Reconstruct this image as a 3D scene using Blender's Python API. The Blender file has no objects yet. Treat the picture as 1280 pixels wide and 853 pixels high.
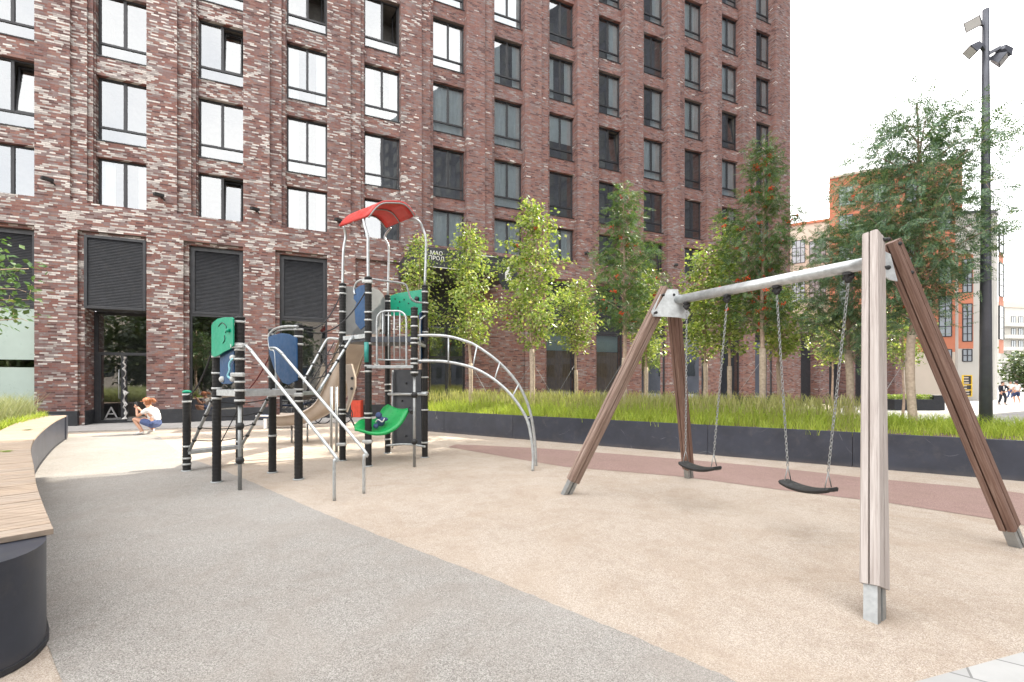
import bpy, bmesh, math, random
import numpy as np
from mathutils import Vector, Matrix, Quaternion
random.seed(7); RNG = np.random.default_rng(7)
R = math.radians
S = bpy.context.scene
COL = S.collection
F, CX, HY, EYE = 569.0, 640.0, 475.0, 1.55
def W(x, y, Y): return Vector(((x-CX)/F*Y, Y, EYE+(HY-y)/F*Y))       # photo pixel + distance -> metres
def G(x, y, z=0.0):                                                  # photo pixel on the level z -> metres
    Y = (EYE-z)*F/(y-HY); return Vector(((x-CX)/F*Y, Y, z))
def PL(x, y, a, b, off=0.0):                                         # photo pixel on the upright plane through a and b
    d = Vector((b[0]-a[0], b[1]-a[1])); n = Vector((-d.y, d.x)).normalized()
    if n.y > 0: n = -n
    r = Vector(((x-CX)/F, 1.0)); c = n.dot(Vector((a[0], a[1])))+off
    Y = c/n.dot(r)
    return W(x, y, Y)
# ------------------------------------------------------------------ scene objects
def tag(o, label=None, cat=None, group=None, kind=None):
    if label: o['label'] = label
    if cat: o['category'] = cat
    if group: o['group'] = group
    if kind: o['kind'] = kind
    return o
def empty(name, loc, label=None, cat=None, group=None, rz=0):
    o = bpy.data.objects.new(name, None); COL.objects.link(o)
    o.location = loc; o.rotation_euler = (0, 0, rz); o.empty_display_size = .2
    return tag(o, label, cat, group)
def rootmat(o):
    m = Matrix.Identity(4)
    while o is not None:
        m = (Matrix.Translation(o.location) @ o.rotation_euler.to_matrix().to_4x4()) @ m
        o = o.parent
    return m
def copy_tree(o, parent=None):
    c = o.copy(); COL.objects.link(c); c.parent = parent
    for ch in [k for k in bpy.data.objects if k.parent == o]:
        copy_tree(ch, c)
    return c
class MB:
    def __init__(s): s.bm = bmesh.new()
    def box(s, lo, hi, m=None):
        vs = [s.bm.verts.new((x, y, z)) for x in (lo[0], hi[0]) for y in (lo[1], hi[1]) for z in (lo[2], hi[2])]
        for f in ((0,1,3,2),(4,6,7,5),(0,4,5,1),(2,3,7,6),(0,2,6,4),(1,5,7,3)): s.bm.faces.new([vs[i] for i in f])
        if m is not None: bmesh.ops.transform(s.bm, matrix=m, verts=vs)
        return s
    def bar(s, a, b, w, h, up=(0,0,1)):                              # a square bar from a to b
        a, b = Vector(a), Vector(b); d = b-a; L = d.length; z = d.normalized()
        x = Vector(up).cross(z)
        if x.length < 1e-4: x = Vector((1,0,0)).cross(z)
        x.normalize(); y = z.cross(x)
        m = Matrix((x, y, z)).transposed().to_4x4(); m.translation = a
        return s.box((-w/2,-h/2,0), (w/2,h/2,L), m)
    def quad(s, *p):
        s.bm.faces.new([s.bm.verts.new(q) for q in p]); return s
    def tube(s, pts, r, n=10, cap=True, closed=False):
        pts = [Vector(p) for p in pts]; N = len(pts)
        rr = r if hasattr(r, '__len__') else [r]*N
        rings = []; prev = None
        for i, p in enumerate(pts):
            if closed: t = (pts[(i+1) % N]-pts[i-1])
            else: t = pts[min(i+1, N-1)]-pts[max(i-1, 0)]
            t.normalize()
            if prev is None:
                x = t.cross(Vector((0,0,1)))
                if x.length < 1e-3: x = t.cross(Vector((0,1,0)))
            else: x = prev-t*prev.dot(t)
            x.normalize(); prev = x; y = t.cross(x)
            rings.append([s.bm.verts.new(p+(x*math.cos(2*math.pi*k/n)+y*math.sin(2*math.pi*k/n))*rr[i]) for k in range(n)])
        M = N if closed else N-1
        for i in range(M):
            A, B = rings[i], rings[(i+1) % N]
            for k in range(n):
                f = s.bm.faces.new((A[k], A[(k+1) % n], B[(k+1) % n], B[k])); f.smooth = True
        if cap and not closed:
            for A in (rings[0], rings[-1]):
                s.bm.faces.new(A)
        return s
    def ball(s, c, r, u=10, v=7, sc=(1,1,1)):
        m = Matrix.Translation(c) @ Matrix.Diagonal((r*sc[0], r*sc[1], r*sc[2], 1))
        k = bmesh.ops.create_uvsphere(s.bm, u_segments=u, v_segments=v, radius=1, matrix=m)
        for vv in k['verts']:
            for f in vv.link_faces: f.smooth = True
        return s
    def prism(s, pts, d):                                            # polygon pts pushed by d both ways is one slab
        d = Vector(d); n = len(pts)
        A = [s.bm.verts.new(Vector(p)-d/2) for p in pts]; B = [s.bm.verts.new(Vector(p)+d/2) for p in pts]
        s.bm.faces.new(A); s.bm.faces.new(B[::-1])
        for i in range(n): s.bm.faces.new((A[i], B[i], B[(i+1) % n], A[(i+1) % n]))
        return s
    def grid(s, rows, smooth=True):
        V = [[s.bm.verts.new(p) for p in r] for r in rows]
        for i in range(len(V)-1):
            for j in range(len(V[0])-1):
                f = s.bm.faces.new((V[i][j], V[i][j+1], V[i+1][j+1], V[i+1][j])); f.smooth = smooth
        return s
    def build(s, name, mat, parent=None, local=False, bevel=0, solid=0, sub=0):
        if parent is not None and not local:
            bmesh.ops.transform(s.bm, matrix=rootmat(parent).inverted(), verts=s.bm.verts)
        bmesh.ops.recalc_face_normals(s.bm, faces=s.bm.faces)
        me = bpy.data.meshes.new(name); s.bm.to_mesh(me); s.bm.free()
        me.materials.append(mat)
        o = bpy.data.objects.new(name, me); COL.objects.link(o); o.parent = parent
        if solid:
            m = o.modifiers.new('solid', 'SOLIDIFY'); m.thickness = solid; m.offset = 0
        if sub:
            m = o.modifiers.new('sub', 'SUBSURF'); m.levels = sub; m.render_levels = sub
        if bevel:
            m = o.modifiers.new('bevel', 'BEVEL'); m.width = bevel; m.segments = 2; m.limit_method = 'ANGLE'
        return o
def pydata(name, V, Fc, mat, parent=None):
    me = bpy.data.meshes.new(name)
    V = np.asarray(V, dtype=np.float32)
    if parent is not None:
        V = V-np.array(rootmat(parent).translation, dtype=np.float32)
    me.from_pydata(V.tolist(), [], Fc.tolist() if hasattr(Fc, 'tolist') else Fc); me.materials.append(mat)
    o = bpy.data.objects.new(name, me); COL.objects.link(o); o.parent = parent
    return o
def smooth_path(P, n=6):                                             # Catmull-Rom through P
    P = [Vector(p) for p in P]; Q = [P[0]*2-P[1]]+P+[P[-1]*2-P[-2]]; out = []
    for i in range(1, len(Q)-2):
        for k in range(n):
            t = k/n; a, b, c, d = Q[i-1], Q[i], Q[i+1], Q[i+2]
            out.append(.5*((2*b)+(c-a)*t+(2*a-5*b+4*c-d)*t*t+(3*b-a-3*c+d)*t**3))
    out.append(P[-1]); return out
def sag(a, b, s, n=10):
    a, b = Vector(a), Vector(b)
    return [a.lerp(b, i/n)-Vector((0, 0, s*4*(i/n)*(1-i/n))) for i in range(n+1)]
# ------------------------------------------------------------------ materials
class NT:
    def __init__(s, name):
        s.m = bpy.data.materials.new(name); s.m.use_nodes = True; s.t = s.m.node_tree; s.t.nodes.clear()
        s.out = s.t.nodes.new('ShaderNodeOutputMaterial')
    def n(s, typ, _in={}, **kw):
        d = s.t.nodes.new('ShaderNode'+typ)
        for k, v in kw.items(): setattr(d, k, v)
        for k, v in _in.items():
            if isinstance(v, bpy.types.NodeSocket): s.t.links.new(v, d.inputs[k])
            else: d.inputs[k].default_value = v
        return d
    def math(s, op, a, b=0.0, c=0.0): return s.n('Math', {0: a, 1: b, 2: c}, operation=op).outputs[0]
    def mix(s, f, a, b, blend='MIX'):
        d = s.n('Mix', data_type='RGBA', blend_type=blend)
        for k, v in ((0, f), (6, a), (7, b)):
            if isinstance(v, bpy.types.NodeSocket): s.t.links.new(v, d.inputs[k])
            else: d.inputs[k].default_value = v if k == 0 else (*v[:3], 1)
        return d.outputs[2]
    def ramp(s, f, stops, interp='LINEAR'):
        d = s.n('ValToRGB', {0: f}); cr = d.color_ramp; cr.interpolation = interp
        while len(cr.elements) < len(stops): cr.elements.new(.5)
        for e, (p, c) in zip(cr.elements, stops):
            e.position = p; e.color = (*c, 1) if hasattr(c, '__len__') else (c, c, c, 1)
        return d.outputs[0]
    def noise(s, vec, scale, detail=3, rough=.55, dist=0):
        return s.n('TexNoise', {'Vector': vec, 'Scale': scale, 'Detail': detail, 'Roughness': rough, 'Distortion': dist}).outputs[0]
    def coord(s, which='Object'): return s.n('TexCoord').outputs[which]
    def bump(s, h, strength=.3, dist=.01):
        return s.n('Bump', {'Height': h, 'Strength': strength, 'Distance': dist}).outputs[0]
    def bsdf(s, col, rough=.6, metal=0, normal=None, spec=.5, surf=True):
        i = {'Base Color': col if isinstance(col, bpy.types.NodeSocket) else (*col, 1), 'Roughness': rough, 'Metallic': metal, 'Specular IOR Level': spec}
        if normal is not None: i['Normal'] = normal
        b = s.n('BsdfPrincipled', i).outputs[0]
        if surf: s.t.links.new(b, s.out.inputs[0])
        return b
    def surf(s, b): s.t.links.new(b, s.out.inputs[0]); return s.m
def scaled(c, k): return tuple(min(1, x*k) for x in c)
def plain(name, c, rough=.55, metal=0, var=.18, vs=6, bump=0, bs=60, spec=.5, dirt=0):
    t = NT(name); v = t.coord()
    nz = t.noise(v, vs, 5, .6)
    col = t.mix(t.ramp(nz, [(.3, 0), (.7, 1)]), scaled(c, 1-var), scaled(c, 1+var))
    if dirt:
        col = t.mix(t.ramp(t.noise(v, vs*2.3, 6, .7), [(.5, 0), (.75, dirt)]), col, (.16, .13, .1))
    rg = t.n('MapRange', {0: t.noise(v, vs*3, 3), 1: .3, 2: .7, 3: max(.02, rough-.1), 4: min(1, rough+.1)}).outputs[0]
    t.bsdf(col, rg, metal, t.bump(t.noise(v, bs, 4), bump, .01) if bump else None, spec)
    return t.m
M = {}
M['anthracite'] = plain('anthracite_metal', (.028, .030, .036), .5, 0, .2, 3, dirt=.12)
M['mast'] = plain('mast_paint', (.085, .09, .11), .38, .2, .2, 3)
def scratched(name, c):
    t = NT(name); v = t.coord()
    col = t.mix(t.ramp(t.noise(v, 1.6, 6, .65), [(.3, 0), (.7, 1)]), scaled(c, .72), scaled(c, 1.3))
    col = t.mix(t.ramp(t.noise(v, 4.5, 6, .72), [(.52, 0), (.8, .35)]), col, (.13, .12, .11))
    ln = t.math('LESS_THAN', t.math('ABSOLUTE', t.math('SUBTRACT', t.noise(v, 1.1, 1, .3, .3), .5)), .0014)
    mk_ = t.math('MULTIPLY', ln, t.ramp(t.noise(v, 3, 3), [(.52, 0), (.62, .55)]))
    col = t.mix(mk_, col, (.30, .31, .33))
    low = t.n('MapRange', {0: t.n('SeparateXYZ', {0: v}).outputs[2], 1: .0, 2: .09, 3: .35, 4: 0.0}).outputs[0]
    col = t.mix(t.math('MULTIPLY', low, t.noise(v, 7, 5)), col, (.20, .165, .13))
    t.bsdf(col, .42, 0, None, .5); return t.m
M['planter_metal'] = scratched('planter_metal', (.036, .041, .057))
M['frame'] = plain('window_frame', (.022, .023, .027), .45)
M['black'] = plain('black_rubber', (.018, .018, .019), .6, bump=.1)
M['steel'] = plain('galvanised_steel', (.50, .525, .535), .42, .6, .2, 14)
M['steel_dull'] = plain('dull_steel', (.34, .35, .35), .5, .65, .15, 14)
M['clamp'] = plain('pale_clamp', (.50, .51, .50), .45, .1, .1, 20)
M['blue'] = plain('blue_panel', (.008, .06, .16), .5, 0, .1, 5, dirt=.1)
M['green'] = plain('green_panel', (.0, .30, .17), .4, 0, .1, 5, dirt=.05)
M['scoop'] = plain('green_plastic', (.01, .36, .09), .35, 0, .1, 5, dirt=.05)
M['grey_panel'] = plain('grey_panel', (.30, .30, .30), .5, 0, .1, 3, dirt=.1)
M['slate'] = plain('slate_panel', (.05, .055, .068), .5, 0, .15, 3, dirt=.15)
M['red'] = plain('red_plastic', (.55, .035, .028), .4, 0, .12, 4, dirt=.08)
M['slide'] = plain('tan_plastic', (.36, .30, .25), .4, 0, .12, 2.5, dirt=.2)
M['rope'] = plain('dark_rope', (.03, .03, .032), .8)
M['rope_red'] = plain('maroon_rope', (.13, .02, .02), .8)
M['orange_red'] = plain('red_slats', (.60, .07, .035), .5)
M['concrete'] = plain('pale_concrete', (.50, .48, .45), .8, 0, .1, 1.2, bump=.1, bs=30, dirt=.12)
M['soil'] = plain('bark_soil', (.16, .11, .08), .95, 0, .5, 14, bump=.8, bs=22)
M['trunk'] = plain('pale_bark', (.34, .25, .19), .9, 0, .35, 9, bump=.5, bs=24)
M['bark'] = plain('dark_bark', (.12, .085, .065), .9, 0, .35, 14, bump=.5, bs=24)
M['wrap'] = plain('trunk_wrap', (.40, .32, .25), .95, 0, .25, 16, bump=.5, bs=34)
M['white'] = plain('white_paint', (.75, .74, .72), .5, 0, .05)
M['skin'] = plain('skin', (.56, .31, .21), .55, 0, .06)
M['shirt'] = plain('white_cotton', (.72, .70, .69), .9, 0, .08, 20)
M['navy'] = plain('navy_cloth', (.035, .05, .12), .9, 0, .2, 12)
M['denim'] = plain('blue_cloth', (.07, .10, .22), .9, 0, .3, 16)
M['suit'] = plain('dark_suit', (.02, .023, .035), .85)
M['hair'] = plain('auburn_hair', (.30, .11, .045), .6, 0, .3, 40)
M['dark_hair'] = plain('dark_hair', (.03, .02, .015), .6)
M['peach'] = plain('peach_cap', (.62, .25, .13), .8)
M['yellow'] = plain('yellow_paint', (.65, .42, .03), .5)
M['orange_wall'] = plain('orange_render', (.49, .18, .105), .8, 0, .12, .5, bump=.1)
M['cream_wall'] = plain('cream_render', (.52, .455, .38), .85, 0, .06, .4, dirt=.05)
M['white_wall'] = plain('white_render', (.46, .445, .41), .85, 0, .05, .4)
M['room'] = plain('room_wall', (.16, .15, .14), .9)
M['curtain_white'] = plain('white_curtain', (.66, .67, .66), .9, 0, .08)
M['curtain_tan'] = plain('tan_curtain', (.30, .19, .10), .9, 0, .15)
M['lens'] = plain('lamp_glass', (.55, .55, .55), .15, 0, .05)
M['berry'] = plain('orange_berry', (.60, .075, .02), .5)
M['frosted'] = plain('frosted_film', (.42, .52, .48), .35, 0, .05, 2)
M['distant'] = plain('opposite_wall', (.055, .06, .075), .8, 0, .3, .3)
M['distant_pane'] = plain('opposite_pane', (.03, .035, .04), .1)
def glass():
    t = NT('window_glass')
    v = t.coord()
    nz = t.noise(v, 1.3, 1)
    bp = t.bump(nz, .03, .05)
    fr = t.n('Fresnel', {'IOR': 1.5}).outputs[0]
    fac = t.math('MINIMUM', t.math('ADD', t.math('MULTIPLY', fr, 1.1), .215), 1.0)
    gl = t.n('BsdfGlossy', {'Color': (.96, .98, 1, 1), 'Roughness': .015, 'Normal': bp}).outputs[0]
    tr = t.n('BsdfTransparent', {'Color': (.72, .79, .82, 1)}).outputs[0]
    return t.surf(t.n('MixShader', {0: fac, 1: tr, 2: gl}).outputs[0])
M['glass'] = glass()
def brick():
    t = NT('long_format_brick'); v = t.coord(); s = t.n('SeparateXYZ', {0: v})
    X, Y, Z = s.outputs
    BH, BL = .058, .225
    a = t.math('ADD', X, Y)
    rowf = t.math('DIVIDE', Z, BH); row = t.math('FLOOR', rowf)
    wn = t.n('TexWhiteNoise', {'W': row}, noise_dimensions='1D').outputs[0]
    u = t.math('ADD', t.math('DIVIDE', a, BL), t.math('ADD', t.math('MULTIPLY', row, .5), t.math('MULTIPLY', wn, .45)))
    col = t.math('FLOOR', u)
    cv = t.n('CombineXYZ', {0: col, 1: row, 2: 0.0}).outputs[0]
    w1 = t.n('TexWhiteNoise', {'Vector': cv}, noise_dimensions='2D')
    cv2 = t.n('CombineXYZ', {0: t.math('ADD', col, 71.3), 1: row, 2: 0.0}).outputs[0]
    w2 = t.n('TexWhiteNoise', {'Vector': cv2}, noise_dimensions='2D')
    big = t.noise(v, .9, 3, .6)
    r = t.math('ADD', t.math('MULTIPLY', w1.outputs[0], .75), t.math('MULTIPLY', t.math('SUBTRACT', big, .5), .7))
    r = t.math('ADD', r, .12)
    base = t.ramp(r, [(0, (.11, .052, .048)), (.2, (.22, .095, .078)), (.38, (.205, .118, .11)), (.56, (.27, .138, .112)), (.70, (.23, .165, .16)), (.83, (.27, .235, .228)), (.94, (.115, .095, .098))], 'CONSTANT')
    side = t.n('MapRange', {0: X, 1: -4.0, 2: 7.0, 3: .42, 4: .010}).outputs[0]
    low = t.n('MapRange', {0: Z, 1: 2.0, 2: 5.5, 3: .35, 4: 1.0}).outputs[0]
    patch = t.n('MapRange', {0: t.noise(v, .7, 4, .6), 1: .36, 2: .62, 3: .35, 4: 1.15}).outputs[0]
    p = t.math('MULTIPLY', t.math('MULTIPLY', side, low), patch)
    isw = t.math('LESS_THAN', w2.outputs[0], p)
    cw = t.mix(w1.outputs[0], (.33, .29, .275), (.70, .66, .62))
    c = t.mix(isw, base, cw)
    mu = t.math('LESS_THAN', t.math('FRACT', u), .028); mv = t.math('LESS_THAN', t.math('FRACT', rowf), .15)
    mm = t.math('MAXIMUM', mu, mv)
    c = t.mix(mm, c, (.19, .15, .14))
    grime = t.ramp(t.noise(v, 14, 5, .65), [(.3, .82), (.7, 1.12)])
    c = t.mix(1.0, c, grime, 'MULTIPLY')
    stv = t.n('Mapping', {'Vector': v, 'Scale': (1.6, 1.6, .10)}).outputs[0]
    c = t.mix(1.0, c, t.ramp(t.noise(stv, 1.0, 5, .6), [(.3, .80), (.55, 1.0), (.75, 1.10)]), 'MULTIPLY')
    h = t.math('SUBTRACT', t.math('MULTIPLY', t.n('SeparateColor', {0: w2.outputs[1]}).outputs[1], .5), mm)
    t.bsdf(c, .8, 0, t.bump(h, .55, .015))
    return t.m
M['brick'] = brick()
def rubber(name, c1, c2, c3, stain, sc=215, wear=()):
    t = NT(name); v = t.coord()
    vo = t.n('TexVoronoi', {'Vector': v, 'Scale': sc}, feature='F1')
    sep = t.n('SeparateColor', {0: vo.outputs['Color']})
    c = t.ramp(sep.outputs[0], [(0, c1), (.3, c2), (.72, c3)], 'CONSTANT')
    c = t.mix(.25, c, c2)
    st = t.ramp(t.noise(v, 1.3, 9, .72, .8), [(.44, 0), (.76, .62)])
    c = t.mix(st, c, stain)
    st2 = t.ramp(t.noise(v, 3.6, 8, .75, .5), [(.48, 0), (.76, .5)])
    c = t.mix(st2, c, scaled(stain, .75))
    lt = t.ramp(t.noise(v, .45, 5, .6), [(.45, 0), (.8, .3)])
    c = t.mix(lt, c, scaled(c3, 1.12))
    if wear:                                                             # scuffed patches under the swings and round the posts
        for (wx, wy, wr, wk) in wear:
            dd = t.n('VectorMath', {0: v, 1: (wx, wy, 0)}, operation='DISTANCE').outputs['Value']
            dd = t.math('ADD', dd, t.math('MULTIPLY', t.math('SUBTRACT', t.noise(v, 3.2, 5, .7), .5), wr*1.1))
            k = t.n('MapRange', {0: dd, 1: wr*.25, 2: wr, 3: wk, 4: 0.0}).outputs[0]
            c = t.mix(k, c, scaled(stain, .75))
    h = t.math('ADD', vo.outputs['Distance'], t.math('MULTIPLY', t.noise(v, 60, 3), .5))
    t.bsdf(c, .9, 0, t.bump(h, .5, .006), .3)
    return t.m
M['tan_rubber'] = rubber('tan_rubber', (.27, .22, .18), (.435, .37, .312), (.58, .512, .44), (.33, .245, .175), wear=((2.42, 2.98, .22, .5), (4.75, 4.3, .2, .4), (.72, 6.2, .2, .4), (.4, 8.0, .25, .35)))
M['grey_rubber'] = rubber('grey_rubber', (.15, .14, .129), (.305, .29, .271), (.465, .443, .416), (.27, .235, .205))
M['purple_rubber'] = rubber('purple_rubber', (.20, .125, .115), (.30, .20, .18), (.40, .285, .25), (.27, .19, .155))
def paving(name, c, sx, sy, rot=0):
    t = NT(name); v = t.n('Mapping', {'Vector': t.coord(), 'Rotation': (0, 0, rot)}).outputs[0]
    b = t.n('TexBrick', {'Vector': v, 'Color1': (*scaled(c, .9), 1), 'Color2': (*scaled(c, 1.1), 1), 'Mortar': (*scaled(c, .5), 1), 'Scale': 1.0, 'Mortar Size': .006, 'Brick Width': sx, 'Row Height': sy})
    cc = t.mix(t.ramp(t.noise(v, 3, 6, .65), [(.45, 0), (.8, .4)]), b.outputs[0], scaled(c, .65))
    t.bsdf(cc, .8, 0, t.bump(t.noise(v, 40, 4), .2, .005)); return t.m
M['apron'] = paving('apron_paving', (.42, .40, .385), .6, .3, R(-23.75))
M['light_paving'] = paving('light_paving', (.40, .40, .395), .6, .3, R(35))
M['street'] = paving('street_paving', (.25, .245, .24), 1.2, .6, R(20))
def wood(name, c1, c2, c3):
    t = NT(name); v = t.coord('Generated'); o = t.coord()
    mp = t.n('Mapping', {'Vector': o, 'Scale': (55, 55, 2.2)}).outputs[0]
    g = t.noise(mp, 1.0, 5, .65, .6)
    c = t.ramp(g, [(.28, c1), (.5, c2), (.72, c3)])
    mp2 = t.n('Mapping', {'Vector': o, 'Scale': (9, 9, 1.1)}).outputs[0]
    c = t.mix(t.ramp(t.noise(mp2, 1, 3), [(.45, 0), (.7, .45)]), c, c1)
    rp = t.n('NewGeometry').outputs['Random Per Island']
    c = t.mix(t.math('MULTIPLY', rp, .25), c, scaled(c1, 1.1))
    t.bsdf(c, .7, 0, t.bump(g, .35, .004)); return t.m
M['wood_grey'] = wood('weathered_wood', (.27, .225, .205), (.46, .415, .39), (.58, .54, .515))
M['wood_brown'] = wood('oiled_wood', (.085, .045, .033), (.20, .115, .087), (.34, .24, .195))
M['wood_mixed'] = wood('part_weathered_wood', (.12, .07, .052), (.29, .205, .165), (.48, .395, .345))
def slat():
    t = NT('bench_slats'); o = t.coord()
    mp = t.n('Mapping', {'Vector': o, 'Rotation': (0, 0, R(-45)), 'Scale': (2, 26, 26)}).outputs[0]
    g = t.noise(mp, 1.0, 5, .65, .5)
    c = t.ramp(g, [(.28, (.28, .21, .15)), (.5, (.38, .29, .215)), (.72, (.47, .37, .285))])
    rp = t.n('NewGeometry').outputs['Random Per Island']
    c = t.mix(t.math('MULTIPLY', rp, .5), c, (.34, .29, .25))
    t.bsdf(c, .75, 0, t.bump(g, .3, .003)); return t.m
M['slats'] = slat()
def leaf(name, stops, trans=.45):
    t = NT(name); rp = t.n('NewGeometry').outputs['Random Per Island']
    c = t.ramp(rp, stops)
    big = t.ramp(t.noise(t.coord(), 1.6, 3), [(.35, .75), (.65, 1.2)])
    c = t.mix(1.0, c, big, 'MULTIPLY')
    b = t.bsdf(c, .36, 0, None, .6, surf=False)
    tr = t.n('BsdfTranslucent', {'Color': t.mix(1.0, c, (1.25, 1.25, .55), 'MULTIPLY')}).outputs[0]
    return t.surf(t.n('MixShader', {0: trans, 1: b, 2: tr}).outputs[0])
M['lime'] = leaf('lime_leaf', [(0, (.11, .18, .04)), (.35, (.21, .30, .08)), (.7, (.31, .39, .125)), (.95, (.45, .48, .21))])
M['rowan'] = leaf('rowan_leaf', [(0, (.045, .10, .035)), (.45, (.08, .155, .055)), (.85, (.12, .20, .07)), (1, (.19, .23, .08))], .35)
M['rowan_dark'] = leaf('blue_green_leaf', [(0, (.065, .125, .07)), (.45, (.11, .20, .11)), (.85, (.175, .27, .155)), (1, (.24, .30, .13))], .3)
M['far_leaf'] = leaf('far_leaf', [(0, (.04, .07, .025)), (.6, (.07, .11, .04)), (1, (.11, .14, .05))], .3)
def grassmat(name, lo, hi, tip):
    t = NT(name); rp = t.n('NewGeometry').outputs['Random Per Island']
    c = t.mix(rp, lo, hi)
    c = t.mix(t.ramp(t.n('SeparateXYZ', {0: t.coord()}).outputs[2], [(.62, 0), (1.0, 0)]), c, tip)
    b = t.bsdf(c, .55, 0, None, .3, surf=False)
    tr = t.n('BsdfTranslucent', {'Color': t.mix(1.0, c, (1.2, 1.25, .6), 'MULTIPLY')}).outputs[0]
    return t.surf(t.n('MixShader', {0: .45, 1: b, 2: tr}).outputs[0])
M['grass'] = grassmat('grass_blade', (.22, .31, .045), (.54, .62, .13), (.3, .3, .1))
M['seed'] = grassmat('seed_head', (.24, .25, .10), (.44, .42, .20), (.3, .3, .2))
M['pale_grass'] = grassmat('pale_grass', (.20, .24, .12), (.42, .42, .28), (.3, .3, .2))
# ================================================================== brick building (local axes: t along the facade, y into it, z up)
C0, PITCH, WW = 19.5, 2.90, 1.46
def tR(k): return -8.13+PITCH*k
bld = empty('brick_building', (-.4028*C0, .9153*C0, 0), 'tall dark red brick apartment block with white flecked bricks and rows of recessed windows', 'building', rz=math.atan2(.4028, .9153))
TOP, UP, END, LEFT = 30.0, 7.42, 28.06, -17.0
def win_rows(k):
    n = {0: 3, 1: 3, 2: 4, 3: 4, 4: 4, 5: 5, 6: 5, 7: 5, 8: 6, 9: 6, 10: 6, 11: 7, 12: 7}[k]
    return [(7.45, 9.15)]+[(9.72+2.88*i, 11.93+2.88*i) for i in range(n-1)]
wl = MB()
def q(t0, t1, y0, y1, z0, z1): wl.quad((t0, y0, z0), (t1, y1, z0), (t1, y1, z1), (t0, y0, z1))   # upright rectangle
def hq(t0, t1, y0, y1, z): wl.quad((t0, y0, z), (t1, y0, z), (t1, y1, z), (t0, y1, z))            # level rectangle
D1, D2, D3, D4, DW = .10, .19, .28, .34, .55
q(LEFT, tR(-1), 0, 0, 0, TOP)
for k in range(-1, 12):                                              # pier and stepped strips to the right of column k
    a = tR(k); b = tR(k+1)-WW
    e1, e2, e3 = a+.87, a+1.27, a+1.40
    q(a, e1, 0, 0, UP, TOP); q(e1, e1, 0, D1, UP, TOP); q(e1, e2, D1, D1, UP, TOP); q(e2, e2, D1, D2, UP, TOP)
    q(e2, e3, D2, D2, UP, TOP); q(e3, e3, D2, D3, UP, TOP); q(e3, b, D3, D3, UP, TOP); q(b, b, D3, D4, UP, TOP)
    for (x0, x1, d) in ((e1, e2, D1), (e2, e3, D2), (e3, b, D3)): hq(x0, x1, 0, d, UP)
q(tR(12), END, 0, 0, 0, TOP); q(END, END, 0, 14, 0, TOP); hq(LEFT, END, 0, 14, TOP)
for k in range(0, 13):
    b1 = tR(k); b0 = b1-WW
    q(b1, b1, 0, D4, UP, TOP); hq(b0, b1, 0, D4, UP)
    z = UP
    for (z0, z1) in win_rows(k):
        q(b0, b1, D4, D4, z, z0); z = z1
        q(b0, b0, D4, DW, z0, z1); q(b1, b1, D4, DW, z0, z1); hq(b0, b1, D4, DW, z0); hq(b0, b1, D4, DW, z1)
    q(b0, b1, D4, D4, z, TOP)
GT = 6.5                                                             # ground-floor openings
BLIND = (4, 6)
for k in range(-1, 13):
    a1 = tR(k); a0 = a1-1.84; n1 = tR(k+1)-1.84
    if k < 12: q(a1, n1, 0, 0, 0, UP)
    if k == -1: continue
    q(a0, a1, 0, 0, GT, UP)
    s = .14; yd = .95 if k == 1 else .42
    q(a0, a0, 0, .13, 0, GT); hq(a0, a1, 0, .13, GT)
    if k in BLIND:
        q(a0, a1, .13, .13, 0, GT); q(a1, a1, 0, .13, 0, GT); continue
    q(a0, a0+s, .13, .13, 0, GT); q(a0+s, a1, .13, .13, GT-.1, GT)
    q(a0+s, a0+s, .13, yd, 0, GT-.1); q(a1, a1, 0, yd, 0, GT-.1); hq(a0+s, a1, .13, yd, GT-.1)
wing0, wing1, WH = END, 39.8, 5.7                                    # low brick arcade running on past the tower
x = wing0
while x < wing1-1:
    q(x, x+1.0, 0, 0, 0, WH); q(x+1.0, x+1.0, 0, .6, 0, WH-1.1); q(x+PITCH, x+PITCH, 0, .6, 0, WH-1.1); hq(x+1.0, x+PITCH, 0, .6, WH-1.1)
    q(x+1.0, x+PITCH, 0, 0, WH-1.1, WH); x += PITCH
q(x, x+1.0, 0, 0, -.3, WH); q(x+1, x+1, 0, 8, -.3, WH); hq(wing0, x+1, 0, 8, WH)
wl.build('wall', M['brick'], bld, local=True)
m = MB()
x = wing0
while x < wing1-1:
    m.box((x+1.0, .6, -.3), (x+PITCH, .68, WH-1.1)); x += PITCH
m.build('arcade_glazing', M['anthracite'], bld, local=True)
def plinth(lo, hi): MB().box(lo, hi).build('plinth', M['anthracite'], bld, local=True)   # dark plinth on each pier
for k in range(-1, 12): plinth((tR(k)-.003, -.012, 0), (tR(k+1)-1.84+.003, .3, .52))
for k in BLIND: plinth((tR(k)-1.835, .118, 0), (tR(k)-.005, .3, .52))
plinth((tR(12)-.003, -.012, 0), (END+.012, .3, .52)); plinth((LEFT, -.012, 0), (tR(-1)-.004, .3, .52))
plinth((tR(1)-1.84+.125, .14, 0), (tR(1)-1.84+.153, .94, .52))
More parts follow.
